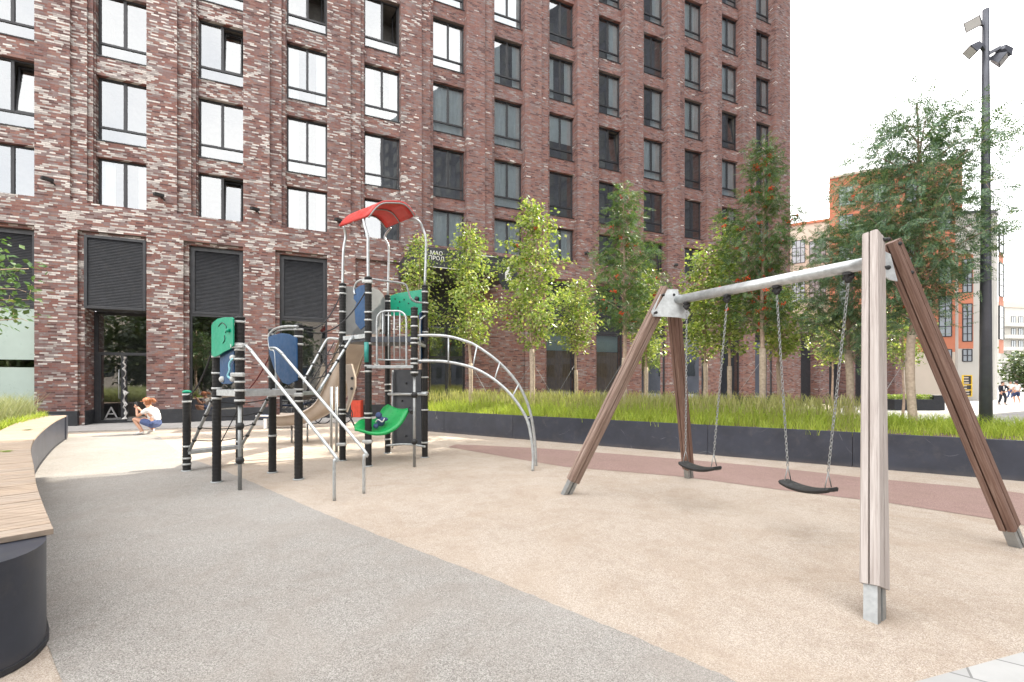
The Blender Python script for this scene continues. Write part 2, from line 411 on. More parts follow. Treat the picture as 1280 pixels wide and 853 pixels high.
# ---- windows: frame with three panes, curtain and room behind
def frame_mb(w, h, tr, mul=True):
    m = MB(); f = .055
    m.box((0, 0, 0), (f, .07, h)); m.box((w-f, 0, 0), (w, .07, h)); m.box((f, 0, 0), (w-f, .07, f)); m.box((f, 0, h-f), (w-f, .07, h))
    if mul: m.box((w/2-.045, -.01, tr if tr else f), (w/2+.045, .06, h-f))
    if tr: m.box((f, -.006, tr-.035), (w-f, .064, tr+.035))
    return m
def pane_mb(x0, x1, z0, z1, y=.03): return MB().quad((x0, y, z0), (x1, y, z0), (x1, y, z1), (x0, y, z1))
def curtain_mb(x0, x1, z0, z1, amp=.03, y=.15, n=26):
    rows = []
    for z in (z0, z1):
        rows.append([(x0+(x1-x0)*i/n, y+amp*math.sin(i*1.9+.6*math.sin(i*.7))+.02*random.random(), z) for i in range(n+1)])
    return MB().grid(rows)
def room_mb(w, h, d=1.3):
    m = MB(); y = .08
    m.quad((0, d, 0), (w, d, 0), (w, d, h), (0, d, h)); m.quad((0, y, 0), (0, d, 0), (0, d, h), (0, y, h)); m.quad((w, y, 0), (w, d, 0), (w, d, h), (w, y, h))
    m.quad((0, y, 0), (w, y, 0), (w, d, 0), (0, d, 0)); m.quad((0, y, h), (w, y, h), (w, d, h), (0, d, h)); return m
def make_window(h, kind):
    tr = .52 if h > 2 else 0
    fr = frame_mb(WW, h, tr).build('window', M['frame'], bld, local=True)
    z0 = tr+.035 if tr else .055; hw = WW/2
    MB().box((-.03, D4-.03-DW+.05, -.03), (WW, .05, .004)).build('sill', M['frame'], fr, local=True)
    pane_mb(.055, hw-.045, z0, h-.055).build('pane', M['glass'], fr, local=True)
    if kind == 'open':
        p = MB().box((0, 0, 0), (.05, .05, h-z0-.06)).box((.57, 0, 0), (.62, .05, h-z0-.06)).box((.05, 0, 0), (.57, .05, .05)).box((.05, 0, h-z0-.11), (.57, .05, h-z0-.06))
        p = p.build('sash', M['frame'], fr, local=True); p.location = (WW-.06, .06, z0); p.rotation_euler = (0, 0, R(100))
    elif kind == 'tilt':
        p = MB().box((0, 0, 0), (.045, .05, h-z0-.06)).box((.53, 0, 0), (.575, .05, h-z0-.06)).box((.045, 0, 0), (.53, .05, .05)).box((.045, 0, h-z0-.11), (.53, .05, h-z0-.06)).quad((.045, .02, .05), (.53, .02, .05), (.53, .02, h-z0-.11), (.045, .02, h-z0-.11))
        p = p.build('sash', M['frame'], fr, local=True); p.location = (hw+.045, .03, z0); p.rotation_euler = (R(-7), 0, 0)
        p.data.materials.append(M['glass']); p.data.polygons[len(p.data.polygons)-1].material_index = 1
    else:
        pane_mb(hw+.045, WW-.055, z0, h-.055).build('pane', M['glass'], fr, local=True)
    if tr: pane_mb(.055, WW-.055, .055, tr-.035).build('pane', M['glass'], fr, local=True)
    if kind == 'white': curtain_mb(.03, WW-.03, .02, h-.02, .015).build('curtain', M['curtain_white'], fr, local=True)
    elif kind == 'half':
        curtain_mb(.03, .42, .02, h-.02).build('curtain', M['curtain_white'], fr, local=True)
        curtain_mb(1.06, WW-.03, .02, h-.02).build('curtain', M['curtain_white'], fr, local=True)
    elif kind == 'side': curtain_mb(.80, WW-.03, .02, h-.02).build('curtain', M['curtain_white'], fr, local=True)
    elif kind == 'blind':
        MB().box((.04, .12, h*.42), (WW-.04, .135, h-.02)).build('blind', M['curtain_white'], fr, local=True)
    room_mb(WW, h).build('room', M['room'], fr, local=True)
    return fr
protos = {}
WK = random.Random(3)
for k in range(0, 13):
    for i, (z0, z1) in enumerate(win_rows(k)):
        h = z1-z0
        if k >= 5: kind = WK.choice(['white', 'half', 'side', 'dark', 'dark', 'half', 'white', 'blind', 'tilt'])
        else: kind = WK.choice(['dark', 'dark', 'dark', 'half'])
        if k >= 5 and i >= 3: kind = WK.choice(['white', 'half', 'half', 'white', 'side', 'dark'])
        if (k, i) in ((3, 3), (4, 3)): kind = 'open'
        if (k, i) in ((0, 1), (2, 2), (11, 3), (9, 0), (2, 0)): kind = 'tilt'
        if (k, i) in ((5, 0), (6, 0)): kind = 'white'
        if (k, i) in ((5, 1), (7, 1), (8, 1), (8, 0), (9, 1)): kind = 'dark'
        key = (kind, h > 2)
        if key not in protos: o = protos[key] = make_window(h, kind)
        else: o = copy_tree(protos[key], bld)
        o.location = (tR(k)-WW, DW-.05, z0)
# ---- ground-floor storefronts
def louvre_mb(x0, x1, y, z0, z1, n=44):
    m = MB(); dz = (z1-z0-.16)/n
    m.box((x0, y-.03, z0), (x0+.08, y+.06, z1)); m.box((x1-.08, y-.03, z0), (x1, y+.06, z1)); m.box((x0+.08, y-.03, z0), (x1-.08, y+.06, z0+.08)); m.box((x0+.08, y-.03, z1-.08), (x1-.08, y+.06, z1))
    for i in range(n):
        z = z0+.08+dz*i
        m.quad((x0+.08, y+.0, z), (x1-.08, y+.0, z), (x1-.08, y+.03, z+dz), (x0+.08, y+.03, z+dz))
        m.quad((x0+.08, y+.03, z+dz), (x1-.08, y+.03, z+dz), (x1-.08, y, z+dz), (x0+.08, y, z+dz))
    return m
for k in (0, 2, 3, 7, 8, 9, 10, 11, 12):
    x0, x1 = tR(k)-1.70, tR(k)
    m = MB()
    m.box((x0, .26, .0), (x0+.07, .36, 6.4)); m.box((x1-.07, .26, 0), (x1, .36, 6.4)); m.box((x0+.07, .26, 3.86), (x1-.07, .36, 3.94)); m.box((x0+.07, .26, 0), (x1-.07, .36, .45 if k else .06))
    m.box((x0+.07, .26, 6.32), (x1-.07, .36, 6.4))
    sf = m.build('storefront', M['anthracite'], bld, local=True)
    louvre_mb(x0+.07, x1-.07, .27, 3.945, 6.318).build('louvre', M['anthracite'], sf, local=True)
    pane_mb(x0+.07, x1-.07, .45 if k else .06, 3.86, .30).build('pane', M['glass'], sf, local=True)
    if k == 0:
        MB().box((x0+.08, .285, 2.2), (x1-.08, .292, 3.85)).build('film', M['frosted'], sf, local=True)
        MB().box((x0+.08, .285, .1), (x1-.08, .292, 1.95)).build('film', M['frosted'], sf, local=True)
    elif k in (7, 8):
        curtain_mb(x0+.1, x1-.1, .46, 3.0, .04, .5, 30).build('curtain', M['curtain_tan'], sf, local=True)
        MB().box((x0+.1, .52, 3.02), (x1-.1, .54, 3.85)).build('film', M['frosted'], sf, local=True)
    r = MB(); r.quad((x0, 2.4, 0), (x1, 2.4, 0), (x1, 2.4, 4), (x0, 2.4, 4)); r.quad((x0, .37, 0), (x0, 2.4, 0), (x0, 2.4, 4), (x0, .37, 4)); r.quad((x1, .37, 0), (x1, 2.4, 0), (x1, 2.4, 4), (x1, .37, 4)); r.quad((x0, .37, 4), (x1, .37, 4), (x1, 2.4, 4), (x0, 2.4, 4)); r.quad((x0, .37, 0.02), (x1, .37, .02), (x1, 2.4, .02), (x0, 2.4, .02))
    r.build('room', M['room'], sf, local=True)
# ---- recessed entrance door in bay 1 with a louvre box over it
x0, x1 = tR(1)-1.70, tR(1)
lb = louvre_mb(x0+.03, x1-.02, .02, 3.93, 6.36).box((x0+.04, .09, 3.94), (x1-.03, .94, 6.34)).build('louvre_box', M['anthracite'], bld, local=True)
m = MB()
for (a, b) in ((x0, x0+.1), (x1-.06, x1)): m.box((a, .85, .0), (b, .95, 3.93))
m.box((x0+.1, .85, 2.42), (x1-.06, .95, 2.52)); m.box((x0+.1, .85, 3.83), (x1-.06, .95, 3.93)); m.box((x0+.1, .85, 0), (x1-.06, .95, .08))
dr = m.build('entrance_door', M['anthracite'], bld, local=True)
MB().box((x0+.1, .86, .08), (x0+.18, .94, 2.42)).box((x0+.74, .86, .08), (x0+.90, .94, 2.42)).box((x0+.18, .86, .08), (x0+.74, .94, .14)).build('door_leaf', M['anthracite'], dr, local=True)
pane_mb(x0+.18, x0+.74, .14, 2.42, .90).build('pane', M['glass'], dr, local=True)
pane_mb(x0+.90, x1-.06, .08, 2.42, .90).build('pane', M['glass'], dr, local=True)
pane_mb(x0+.1, x1-.06, 2.52, 3.83, .90).build('pane', M['glass'], dr, local=True)
m = MB(); WK2 = random.Random(5)
pts = []
for i in range(22):
    z = 2.36-i*.105; w = (.03+.16*WK2.random()**2)*(1.0 if i not in (5, 6, 10, 11) else .25); xx = x0+.84+WK2.uniform(-.035, .05)
    pts.append([(xx-w/2, .84-.02*WK2.random(), z), (xx, .80-.03*WK2.random(), z+WK2.uniform(-.03, .03)), (xx+w/2, .84-.02*WK2.random(), z)])
m.grid(pts, False).build('plastic_wrap', M['white'], dr, local=True)
MB().tube([(x0+.70, .86, .9), (x0+.70, .80, .9), (x0+.70, .80, 1.9), (x0+.70, .86, 1.9)], .015, 8).build('handle', M['steel'], dr, local=True)
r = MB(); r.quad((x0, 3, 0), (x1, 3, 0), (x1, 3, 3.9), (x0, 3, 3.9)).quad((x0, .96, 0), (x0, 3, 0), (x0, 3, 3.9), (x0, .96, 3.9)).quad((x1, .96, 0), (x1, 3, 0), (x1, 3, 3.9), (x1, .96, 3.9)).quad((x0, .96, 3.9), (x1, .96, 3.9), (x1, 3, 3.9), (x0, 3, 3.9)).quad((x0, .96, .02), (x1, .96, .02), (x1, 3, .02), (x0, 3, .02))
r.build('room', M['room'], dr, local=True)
def text(name, body, size, loc, rot, mat, parent, ext=.004, align='CENTER', bold=0):
    cu = bpy.data.curves.new(name, 'FONT'); cu.body = body; cu.size = size; cu.extrude = ext; cu.align_x = align; cu.align_y = 'CENTER'; cu.offset = bold
    cu.space_line = .9
    tmp = bpy.data.objects.new(name, cu); COL.objects.link(tmp)
    me = bpy.data.meshes.new_from_object(tmp, depsgraph=bpy.context.evaluated_depsgraph_get()) if 0 else bpy.data.meshes.new_from_object(tmp)
    bpy.data.objects.remove(tmp); bpy.data.curves.remove(cu); me.materials.clear(); me.materials.append(mat)
    o = bpy.data.objects.new(name, me); COL.objects.link(o); o.parent = parent; o.location = loc; o.rotation_euler = rot; return o
text('lettering', 'A', .56, (x0+.46, .885, .38), (R(90), 0, 0), M['grey_panel'], dr, bold=-.004)
# ---- canopied entrance in bay 5
MB().box((3.35, -2.8, 5.75), (7.55, -.0, 5.85)).box((3.35, -2.8, 5.85), (7.55, -2.7, 6.45)).box((3.35, -2.7, 5.85), (3.45, 0, 6.45)).box((7.45, -2.7, 5.85), (7.55, 0, 6.45)).box((3.45, -2.7, 6.3), (7.45, 0, 6.4)).build('entrance_canopy', M['anthracite'], bld, local=True)
x0, x1 = tR(5)-1.70, tR(5)
m = MB().box((x0, .3, 0), (x0+.08, .4, 6.4)).box((x1-.08, .3, 0), (x1, .4, 6.4)).box((x0+.8, .3, 0), (x0+.9, .4, 6.4)).box((x0+.08, .3, 2.5), (x0+.8, .4, 2.6)).box((x0+.9, .3, 2.5), (x1-.08, .4, 2.6)).box((x0+.08, .3, 3.9), (x0+.8, .4, 6.4)).box((x0+.9, .3, 3.9), (x1-.08, .4, 6.4))
en = m.build('entrance_door', M['anthracite'], bld, local=True)
pane_mb(x0+.08, x0+.8, 0, 3.9, .34).build('pane', M['glass'], en, local=True); pane_mb(x0+.9, x1-.08, 0, 3.9, .34).build('pane', M['glass'], en, local=True)
MB().box((x0, 1.6, 0), (x1, 1.65, 3.9)).box((x0, .41, 0), (x0+.02, 1.6, 3.9)).box((x1-.02, .41, 0), (x1, 1.6, 3.9)).box((x0, .41, 3.88), (x1, 1.6, 3.9)).build('room', M['room'], en, local=True)
# ---- small black floodlights on the piers
for k, z in ((0, 7.98), (1, 7.95), (2, 7.9), (3, 7.9), (5, 7.9), (9, 7.9), (7, 7.9), (10, 7.9)):
    m = MB(); c = tR(k)+.45
    m.bar((c-.02, 0, z-.05), (c-.02, -.12, z-.02), .05, .05); m.bar((c-.16, -.30, z-.02), (c+.06, -.14, z-.02), .17, .09); m.bar((c+.02, -.14, z-.04), (c+.08, -.05, z-.14), .03, .03)
    m.build('wall_lamp', M['black'], bld, local=True)
# ---- signs on the canopy front (own things)
bm_ = rootmat(bld)
sg = empty('shop_sign', bm_ @ Vector((4.35, -2.83, 5.8)), 'black two line sign with white cyrillic letters on the entrance canopy behind the trees', 'sign', rz=bld.rotation_euler[2])
MB().box((-.95, -.03, -.05), (1.3, .025, .66)).build('board', M['anthracite'], sg, local=True)
MB().box((-.9, -.05, -.075), (1.25, -.03, -.052)).build('trim', M['white'], sg, local=True)
text('lettering', 'МАО\nПРОД', .21, (-.1, -.034, .36), (R(90), 0, 0), M['white'], sg)
sg = empty('shop_sign', bm_ @ Vector((6.2, -2.83, 5.8)), 'black sign panel with white frame line and letters right of the two line sign', 'sign', rz=bld.rotation_euler[2])
MB().box((-.45, -.03, -.05), (.55, .025, .64)).build('board', M['anthracite'], sg, local=True)
text('lettering', 'А', .26, (-.2, -.034, .36), (R(90), 0, 0), M['white'], sg)
MB().box((-.4, -.04, .56), (.5, -.03, .59)).build('trim', M['white'], sg, local=True)
sg = empty('hanging_sign', bm_ @ Vector((7.12, -2.9, 5.35)), 'round black sign with a white bottle shaped emblem beside the entrance canopy', 'sign', rz=bld.rotation_euler[2])
m = MB(); m.prism([(.42*math.cos(a*math.pi/12), 0, .38+.60*math.sin(a*math.pi/12)) for a in range(24)], (0, .06, 0)); m.build('board', M['anthracite'], sg, local=True)
MB().prism([(-.12, -.04, .12), (.12, -.04, .12), (.13, -.04, .42), (.05, -.04, .58), (.05, -.04, .72), (-.05, -.04, .72), (-.05, -.04, .58), (-.13, -.04, .42)], (0, .014, 0)).build('emblem', M['white'], sg, local=True)
# ================================================================== ground
def sheet(name, pts, z, mat, thick=0):
    m = MB(); P = [(p[0], p[1], z) for p in pts]
    if thick:
        m.prism([(p[0], p[1], z-thick/2) for p in pts], (0, 0, thick))
    else: m.quad(*P)
    return tag(m.build(name, mat), kind='structure')
sheet('ground', [(-500, -400), (500, -400), (500, 600), (-500, 600)], -.30, M['street'])
un = Vector((.9153, .4028)); nn = Vector((-.4028, .9153))
def FP(t, d): v = nn*C0+un*t+nn*d; return (v.x, v.y)
sheet('playground', [(-40, -25), (25, -25), (25, -4.2), (9.5, 5.84), (11.1, 8.4), (14.5, 20), FP(30, -1.5), FP(30, .4), FP(-18, .4), (-40, 4)], 0, M['tan_rubber'], .29)
gb = [G(1010, 905), G(920, 853), G(860, 826), G(800, 800), G(700, 759), G(600, 718), G(500, 680), G(400, 640), G(340, 614), G(310, 601), G(262, 582), G(235, 572), G(212, 557), G(198, 545)]
gb = [p+Vector((random.uniform(-.007, .007), random.uniform(-.007, .007), 0)) for p in smooth_path(gb, 12)]
gp = [(p.x, p.y) for p in gb]+[(-11.0, 13.6), (-12, 12), (-10.2, 9.6), (-7.5, 7.0), (-5.0, 4.6), (-3.2, 3.0), G(62, 812)[:2], G(70, 835)[:2], G(78, 853)[:2], (-2.2, 1.9), (-1.5, .5), (2.0, 1.4)]
sheet('grey_path', gp, .004, M['grey_rubber'])
pb = [(560, 559), (640, 573), (706, 584), (790, 591), (858, 597), (969, 612), (1110, 629), (1245, 650), (1330, 668), (1330, 625), (1250, 613), (1160, 605), (1075, 597), (960, 584), (860, 575), (760, 567), (680, 561), (600, 557), (570, 556)]
pw = [G(*p)[:2] for p in pb]; pw[9:9] = [(pw[8][0]+10, pw[8][1]-6.5), (pw[9][0]+10, pw[9][1]-6.5)]
sheet('purple_strip', pw, .004, M['purple_rubber'])
sheet('apron', [FP(-17, -2.0), FP(3.2, -2.0), FP(3.4, 0), FP(-5, .9), FP(-17, .3)], .03, M['apron'], .05)
sheet('corner_paving', [G(1120, 860)[:2], G(1290, 813)[:2], (6.0, 3.4), (6.0, 1.2), (1.9, 1.6)], .004, M['light_paving'])
# ================================================================== right planter
A_, B_ = Vector((-4.0, 14.64)), Vector((10.3, 5.33)); nrm = Vector((.545, .838))
A2, B2 = A_+nrm*4.9, B_+nrm*2.9
pl = empty('planter', (3, 10, 0), 'long low dark metal planter wall holding trees and tall grass', 'planter')
def wallseg(m, a, b, z0, z1, th, gap=.006, step=2.4):
    d = (b-a); L = d.length; d = d/L; n = Vector((-d.y, d.x)); s = 0
    while s < L-.02:
        e = min(L, s+step-gap); p, q_ = a+d*s, a+d*e
        m.prism([(p.x, p.y, (z0+z1)/2), (q_.x, q_.y, (z0+z1)/2), (q_.x+n.x*th, q_.y+n.y*th, (z0+z1)/2), (p.x+n.x*th, p.y+n.y*th, (z0+z1)/2)], (0, 0, z1-z0)); s += step
m = MB()
for a, b in ((A_, B_), (B_, B2), (B2, A2), (A2, A_)): wallseg(m, a, b, -.28, .62, .03)
m.build('wall', M['planter_metal'], pl, bevel=.004)
m = MB(); n = 26
rows = []
for j in range(13):
    r = []
    for i in range(n+1):
        p = (A_.lerp(B_, i/n)).lerp(A2.lerp(B2, i/n), j/12*.985+.008); r.append((p.x, p.y, .50+.05*random.random()))
    rows.append(r)
m.grid(rows).build('soil', M['soil'], pl)
# ================================================================== curved bench and left planter
ed = [(-2.72, 2.70), (-2.81, 2.79), (-3.45, 3.35), (-4.19, 4.01), (-5.03, 4.79), (-6.6, 6.25), (-8.15, 7.85), (-10.15, 10.1), (-11.5, 11.75)]
ed = smooth_path([(x, y, 0) for x, y in ed[1:]], 10)
def offs(P, w):
    out = []
    for i, p in enumerate(P):
        d = (P[min(i+1, len(P)-1)]-P[max(i-1, 0)]).normalized(); out.append(p+Vector((-d.y, d.x, 0))*w)
    return out
bn = empty('bench', (-5, 4.7, 0), 'long curved wooden slat bench on a rounded dark metal base at left', 'bench')
inn = offs(ed, .56); o1 = offs(ed, .03); i1 = offs(ed, .53)
m = MB()
L = 0; cum = [0]
for a, b in zip(ed, ed[1:]): L += (b-a).length; cum.append(L)
def at(P, s):
    for i in range(len(cum)-1):
        if cum[i+1] >= s: return P[i].lerp(P[i+1], (s-cum[i])/(cum[i+1]-cum[i]))
    return P[-1]
s = 0.0; SW = .088
while s < L-SW:
    a, b, c, d = at(ed, s), at(ed, s+SW-.010), at(inn, s+SW-.010), at(inn, s)
    z = .62+random.uniform(-.0015, .0015)
    m.prism([(p.x, p.y, z) for p in (a, b, c, d)], (0, 0, .035)); s += SW
m.build('seat_slats', M['slats'], bn, bevel=.003)
c0 = (o1[0]+i1[0])/2; dv = (ed[1]-ed[0]).normalized(); nv = Vector((-dv.y, dv.x, 0)); rr = .25; ex = .15
def base_poly(g):
    arc = [c0+(-nv*math.cos(a)*(rr+g)-dv*math.sin(a)*(rr+ex+g)) for a in [math.pi*i/14 for i in range(15)]]
    return [p-Vector((0,0,0)) for p in offs(ed, .03-g)[::-1]]+arc[1:-1]+offs(ed, .53+g)
m = MB(); bp0 = base_poly(0); m.grid([[(p.x, p.y, z) for p in bp0+bp0[:1]] for z in (.03, .594, .600)]); m.quad(*[(p.x, p.y, .6001) for p in bp0])
m.build('base', M['planter_metal'], bn)
m = MB(); m.prism([(p.x, p.y, .02) for p in base_poly(.012)], (0, 0, .03)); m.build('foot_trim', M['anthracite'], bn)
lp = empty('planter', (-9, 6, 0), 'raised grassy planting bed behind the curved wooden bench', 'planter')
bed = [(p.x, p.y) for p in offs(ed, .57)]+[FP(-5.9+.0, -.9) if 0 else (-11.9, 12.2), FP(-9.2, -.35), FP(-17, -.35), (-22, 4), (-14, -2), (-5, 1.0)]
MB().prism([(x, y, .285) for x, y in bed], (0, 0, .55)).build('soil', M['soil'], lp)
m = MB()
for a, b in (((-11.5, 11.75), (-11.9, 12.2)), ((-11.9, 12.2), FP(-9.2, -.35)), (FP(-9.2, -.35), FP(-17, -.35))):
    wallseg(m, Vector(a), Vector(b), .0, .6, .03)
m.build('wall', M['planter_metal'], lp)
# ================================================================== swing frame
FA, FB, FC, FD = Vector((2.35, 2.95, 0)), Vector((4.71, 4.24, 0)), Vector((.737, 6.17, 0)), Vector((2.80, 7.20, 0))
AR, AL = Vector((3.24, 4.03, 2.60)), Vector((2.13, 6.07, 2.60))         # beam axis ends
sw = empty('swing_set', (2.6, 5, 0), 'double swing set with four wooden legs under a galvanised steel top tube', 'swing set')
bd = (AL-AR).normalized()
def leg(foot, top, mat, label, tw=.165, th=.115, flip=0):
    foot = Vector(foot); top = Vector(top); ax = (top-foot).normalized()
    side = bd.cross(ax).normalized()                                      # wide face lies in the plane of the A
    nrm_ = ax.cross(side).normalized()
    if flip: side, nrm_ = nrm_, side
    def ext(mb, prof, p, q_):
        A = [mb.bm.verts.new(p+side*u+nrm_*v) for u, v in prof]; B = [mb.bm.verts.new(q_+side*u+nrm_*v) for u, v in prof]
        mb.bm.faces.new(A); mb.bm.faces.new(B[::-1]); k = len(A)
        for i in range(k): mb.bm.faces.new((A[i], A[(i+1) % k], B[(i+1) % k], B[i]))
    m = MB(); w, t, g, dp, ch = tw/2, th/2, .006, .028, .012
    prof = [(-w+ch, -t), (-g, -t), (-g*.5, -t+dp), (g*.5, -t+dp), (g, -t), (w-ch, -t), (w, -t+ch), (w, -g), (w-dp, -g*.5), (w-dp, g*.5), (w, g), (w, t-ch), (w-ch, t), (g, t), (g*.5, t-dp), (-g*.5, t-dp), (-g, t), (-w+ch, t), (-w, t-ch), (-w, g), (-w+dp, g*.5), (-w+dp, -g*.5), (-w, -g), (-w, -t+ch)]
    ext(m, prof, foot+ax*.20, top)
    lg = m.build('leg', mat, sw)
    # mesh origin at the foot and its own axis up the grain
    q_ = Vector((0, 0, 1)).rotation_difference(ax).to_matrix().to_4x4()
    loc = foot-Vector(rootmat(sw).translation)
    mt = Matrix.Translation(loc) @ q_
    lg.data.transform(mt.inverted()); lg.matrix_local = mt
    tag(lg, label)
    m = MB(); w -= .022; t -= .018
    for (u0, u1) in ((-w, -.012), (.012, w)):
        ext(m, [(u0, -t), (u1, -t), (u1, t), (u0, t)], foot-ax*.05, foot+ax*.215)
    ext(m, [(-.012, -.012), (.012, -.012), (.012, .012), (-.012, .012)], foot-ax*.05, foot+ax*.2)
    ft = m.build('foot', M['steel_dull'], sw)
    ft.parent = lg; ft.matrix_parent_inverse = mt.inverted()
    return ax
tA, tB = W(1092, 296, 3.97), W(1113, 303, 4.12)
tC, tD = W(834, 361, 6.03), W(842, 384, 6.16)
leg(FA, tA, M['wood_grey'], 'pale weathered leg nearest the camera')
leg(FB, tB, M['wood_brown'], 'brown leg at the right edge'); leg(FC, tC, M['wood_mixed'], 'left leg with pale edges'); leg(FD, tD, M['wood_brown'], 'rear leg partly behind the far seat')
m = MB(); m.tube([AR-bd*.03, AL+bd*.03], .058, 20)
m.build('top_tube', M['steel'], sw)
for (P, d, t1, t2, f1, f2) in ((AR, -1, tA, tB, FA, FB), (AL, 1, tC, tD, FC, FD)):
    m = MB(); a1 = (f1-t1).normalized(); a2 = (f2-t2).normalized()
    c = P+bd*d*.005
    perp = Vector((bd.y, -bd.x, 0))
    if (f2-f1).dot(perp) < 0: perp = -perp
    up = Vector((0, 0, 1))
    if d < 0:                                                             # small gusset showing under the right apex
        MB().prism([W(x, y, 4.02) for x, y in ((1100, 312), (1112, 318), (1121, 352), (1112, 350), (1100, 342))], bd*.014).build('bracket', M['steel'], sw)
        continue
    for (a, s_) in ((a1, -1), (a2, 1)):                                   # welded plate along each leg
        q0 = c+up*.10+perp*s_*.01-bd*d*.045; e = a*.36
        m.prism([q0, q0+perp*s_*.11+up*.0, q0+perp*s_*.15+e*.5, q0+perp*s_*.10+e*.85, q0+perp*s_*.02+e*.7], bd*.012)
    m.build('bracket', M['steel'], sw, bevel=.004)
def bolt(p, q_): p, q_ = Vector(p), Vector(q_); MB().tube([p, q_], .017, 8).ball(q_, .02, 8, 5).build('bolt', M['black'], sw)
for x, y, Y in ((1107, 300, 3.93), (1107, 335, 3.86)): p = W(x, y, Y); bolt(p-Vector((.03, 0, 0)), p+Vector((.014, -.01, 0)))
for x, y, Y in ((1121, 307, 4.08), (1136, 343, 4.10)): p = W(x, y, Y); bolt(p-Vector((.03, .0, 0)), p+Vector((.016, -.01, .012)))
for x, y, Y in ((829, 369, 5.93), (842, 369, 5.98), (820, 391, 5.9), (853, 392, 6.0)): p = W(x, y, Y); bolt(p+Vector((0, .04, 0)), p+Vector((0, -.012, 0)))
# gusset plate at the left apex, facing the swings
pts = [W(x, y, 5.97) for x, y in ((829, 362), (847, 362), (848, 372), (862, 392), (858, 399), (846, 397), (826, 396), (816, 396), (814, 390))]
m = MB(); m.prism(pts, bd*.014); m.build('gusset', M['steel'], sw)
# ------------------------------------------------------------------ swings (hang from the tube)
linkm = None
def chain(root, a, b):
    a, b = Vector(a), Vector(b); L = (b-a).length; n = int(L/.036); d = (b-a)/L; m = MB()
    x = d.cross(Vector((0, 1, 0))).normalized(); y = d.cross(x)
    for i in range(n):
        c = a+d*(i+.5)*L/n; u, v = (x, y) if i % 2 else (y, x)
        pts = [c+d*(.5*L/n+.004)*math.cos(t)*1.15+u*.0115*math.sin(t) for t in [2*math.pi*k/8 for k in range(8)]]
        m.tube(pts, .0036, 5, closed=True)
    return m.build('chain', M['steel_dull'], root)
def swing(label, h1, h2, s1, s2):
    h1, h2, s1, s2 = map(Vector, (h1, h2, s1, s2))
    mid = (s1+s2)/2; root = empty('swing', (mid.x, mid.y, 0), label, 'swing', 'swings hanging from the top tube')
    ax = (s2-s1).normalized(); L = (s2-s1).length; pr = Vector((-ax.y, ax.x, 0)).normalized(); n = 16
    rows = []
    for v in (-1, -.8, .8, 1):
        r = []
        for i in range(n+1):
            t = i/n; wv = .095*(1-.18*(2*t-1)**4)
            r.append(s1+ax*(t*L)+pr*wv*v-Vector((0, 0, .045*(1-(2*t-1)**2)+(.012 if abs(v) == 1 else 0))))
        rows.append(r)
    m = MB(); m.grid(rows); m.build('seat', M['black'], root, solid=.038, bevel=.006)
    for h, s_ in ((h1, s1+ax*.05), (h2, s2-ax*.05)):
        m = MB(); m.bar(h-bd*.034-Vector((0, 0, .066)), h+bd*.034-Vector((0, 0, .066)), .07, .018); m.bar(h-Vector((0, 0, .06)), h-Vector((0, 0, .12)), .045, .055); m.tube([h-bd*.045-Vector((0, 0, .10)), h+bd*.045-Vector((0, 0, .10))], .018, 8); m.ball(h-Vector((0, 0, .12)), .032)
        m.build('hanger', M['black'], root)
        p0 = h-Vector((0, 0, .145))
        ends = [s_+pr*.05+Vector((0, 0, .01)), s_-pr*.05+Vector((0, 0, .01))]
        knot = s_+Vector((0, 0, .16))
        chain(root, p0, knot)
        m = MB()
        for e in ends: m.tube([knot, e], .0055, 6)
        m.build('shackle', M['steel_dull'], root)
H = [AR+(AL-AR)*k for k in (.10, .39, .645, .895)]
swing('nearer black rubber swing seat on chains, beside the pale wooden leg', H[0], H[1], W(1042, 612, 4.36), W(979, 601, 4.82))
swing('farther black rubber swing seat on chains, in front of the rear brown leg', H[2], H[3], W(897, 585, 5.36), W(853, 578, 5.80))
# ================================================================== climbing frame
cf = empty('climbing_frame', (-3, 8, 0), 'playground climbing tower with red roof, black posts, blue and green panels and a tan slide', 'climbing frame')
P = dict(a=(-5.53, 7.74), b=(-4.47, 6.89), c=(-3.82, 6.39), c2=(-5.03, 8.4), d=(-4.0, 7.6), e=(-3.32, 7.08), f=(-3.25, 8.73), g=(-2.58, 8.17), h=(-2.62, 9.6), i=(-1.74, 9.09), j=(-1.735, 8.09))
P = {k: Vector((x, y, 0)) for k, (x, y) in P.items()}
def at_h(k, h): return Vector((P[k].x, P[k].y, h))
def post(k, z0, z1, clamps, r=.062, cap=None):
    m = MB(); c = P[k]; pts = []; rr = []
    n = int((z1-z0)/.055)
    for i in range(n+1):
        z = z0+(z1-z0)*i/n; pts += [(c.x, c.y, z), (c.x, c.y, z+.012), (c.x, c.y, z+.016)]; rr += [r-.0035, r-.0035, r]
    pts = pts[:-2]; rr = rr[:-2]
    m.tube(pts, rr, 16)
    o = m.build('post', M['black'], cf)
    for z in clamps:
        MB().tube([(c.x, c.y, z-.015), (c.x, c.y, z+.015)], r+.008, 16).build('clamp', M['clamp'], o)
    MB().tube([(c.x, c.y, z1), (c.x, c.y, z1+.03), (c.x, c.y, z1+.045)], [r+.004, r+.002, r*.5], 16).build('cap', cap or M['black'], o)
    if z0 < .01:
        MB().tube([(c.x, c.y, .0), (c.x, c.y, .018)], r+.022, 16).build('foot_plate', M['steel'], o)
post('a', 0, 1.33, (1.30, 1.18, .42, .22, .12), cap=M['green'])
post('c2', 0, 1.36, (1.30, 1.2, .42, .3))
post('b', 0, 2.38, (1.9, 1.65, 1.42, 1.27))
post('c', 1.2, 2.40, (2.36, 2.05, 1.97, 1.84, 1.52, 1.26, 1.4))
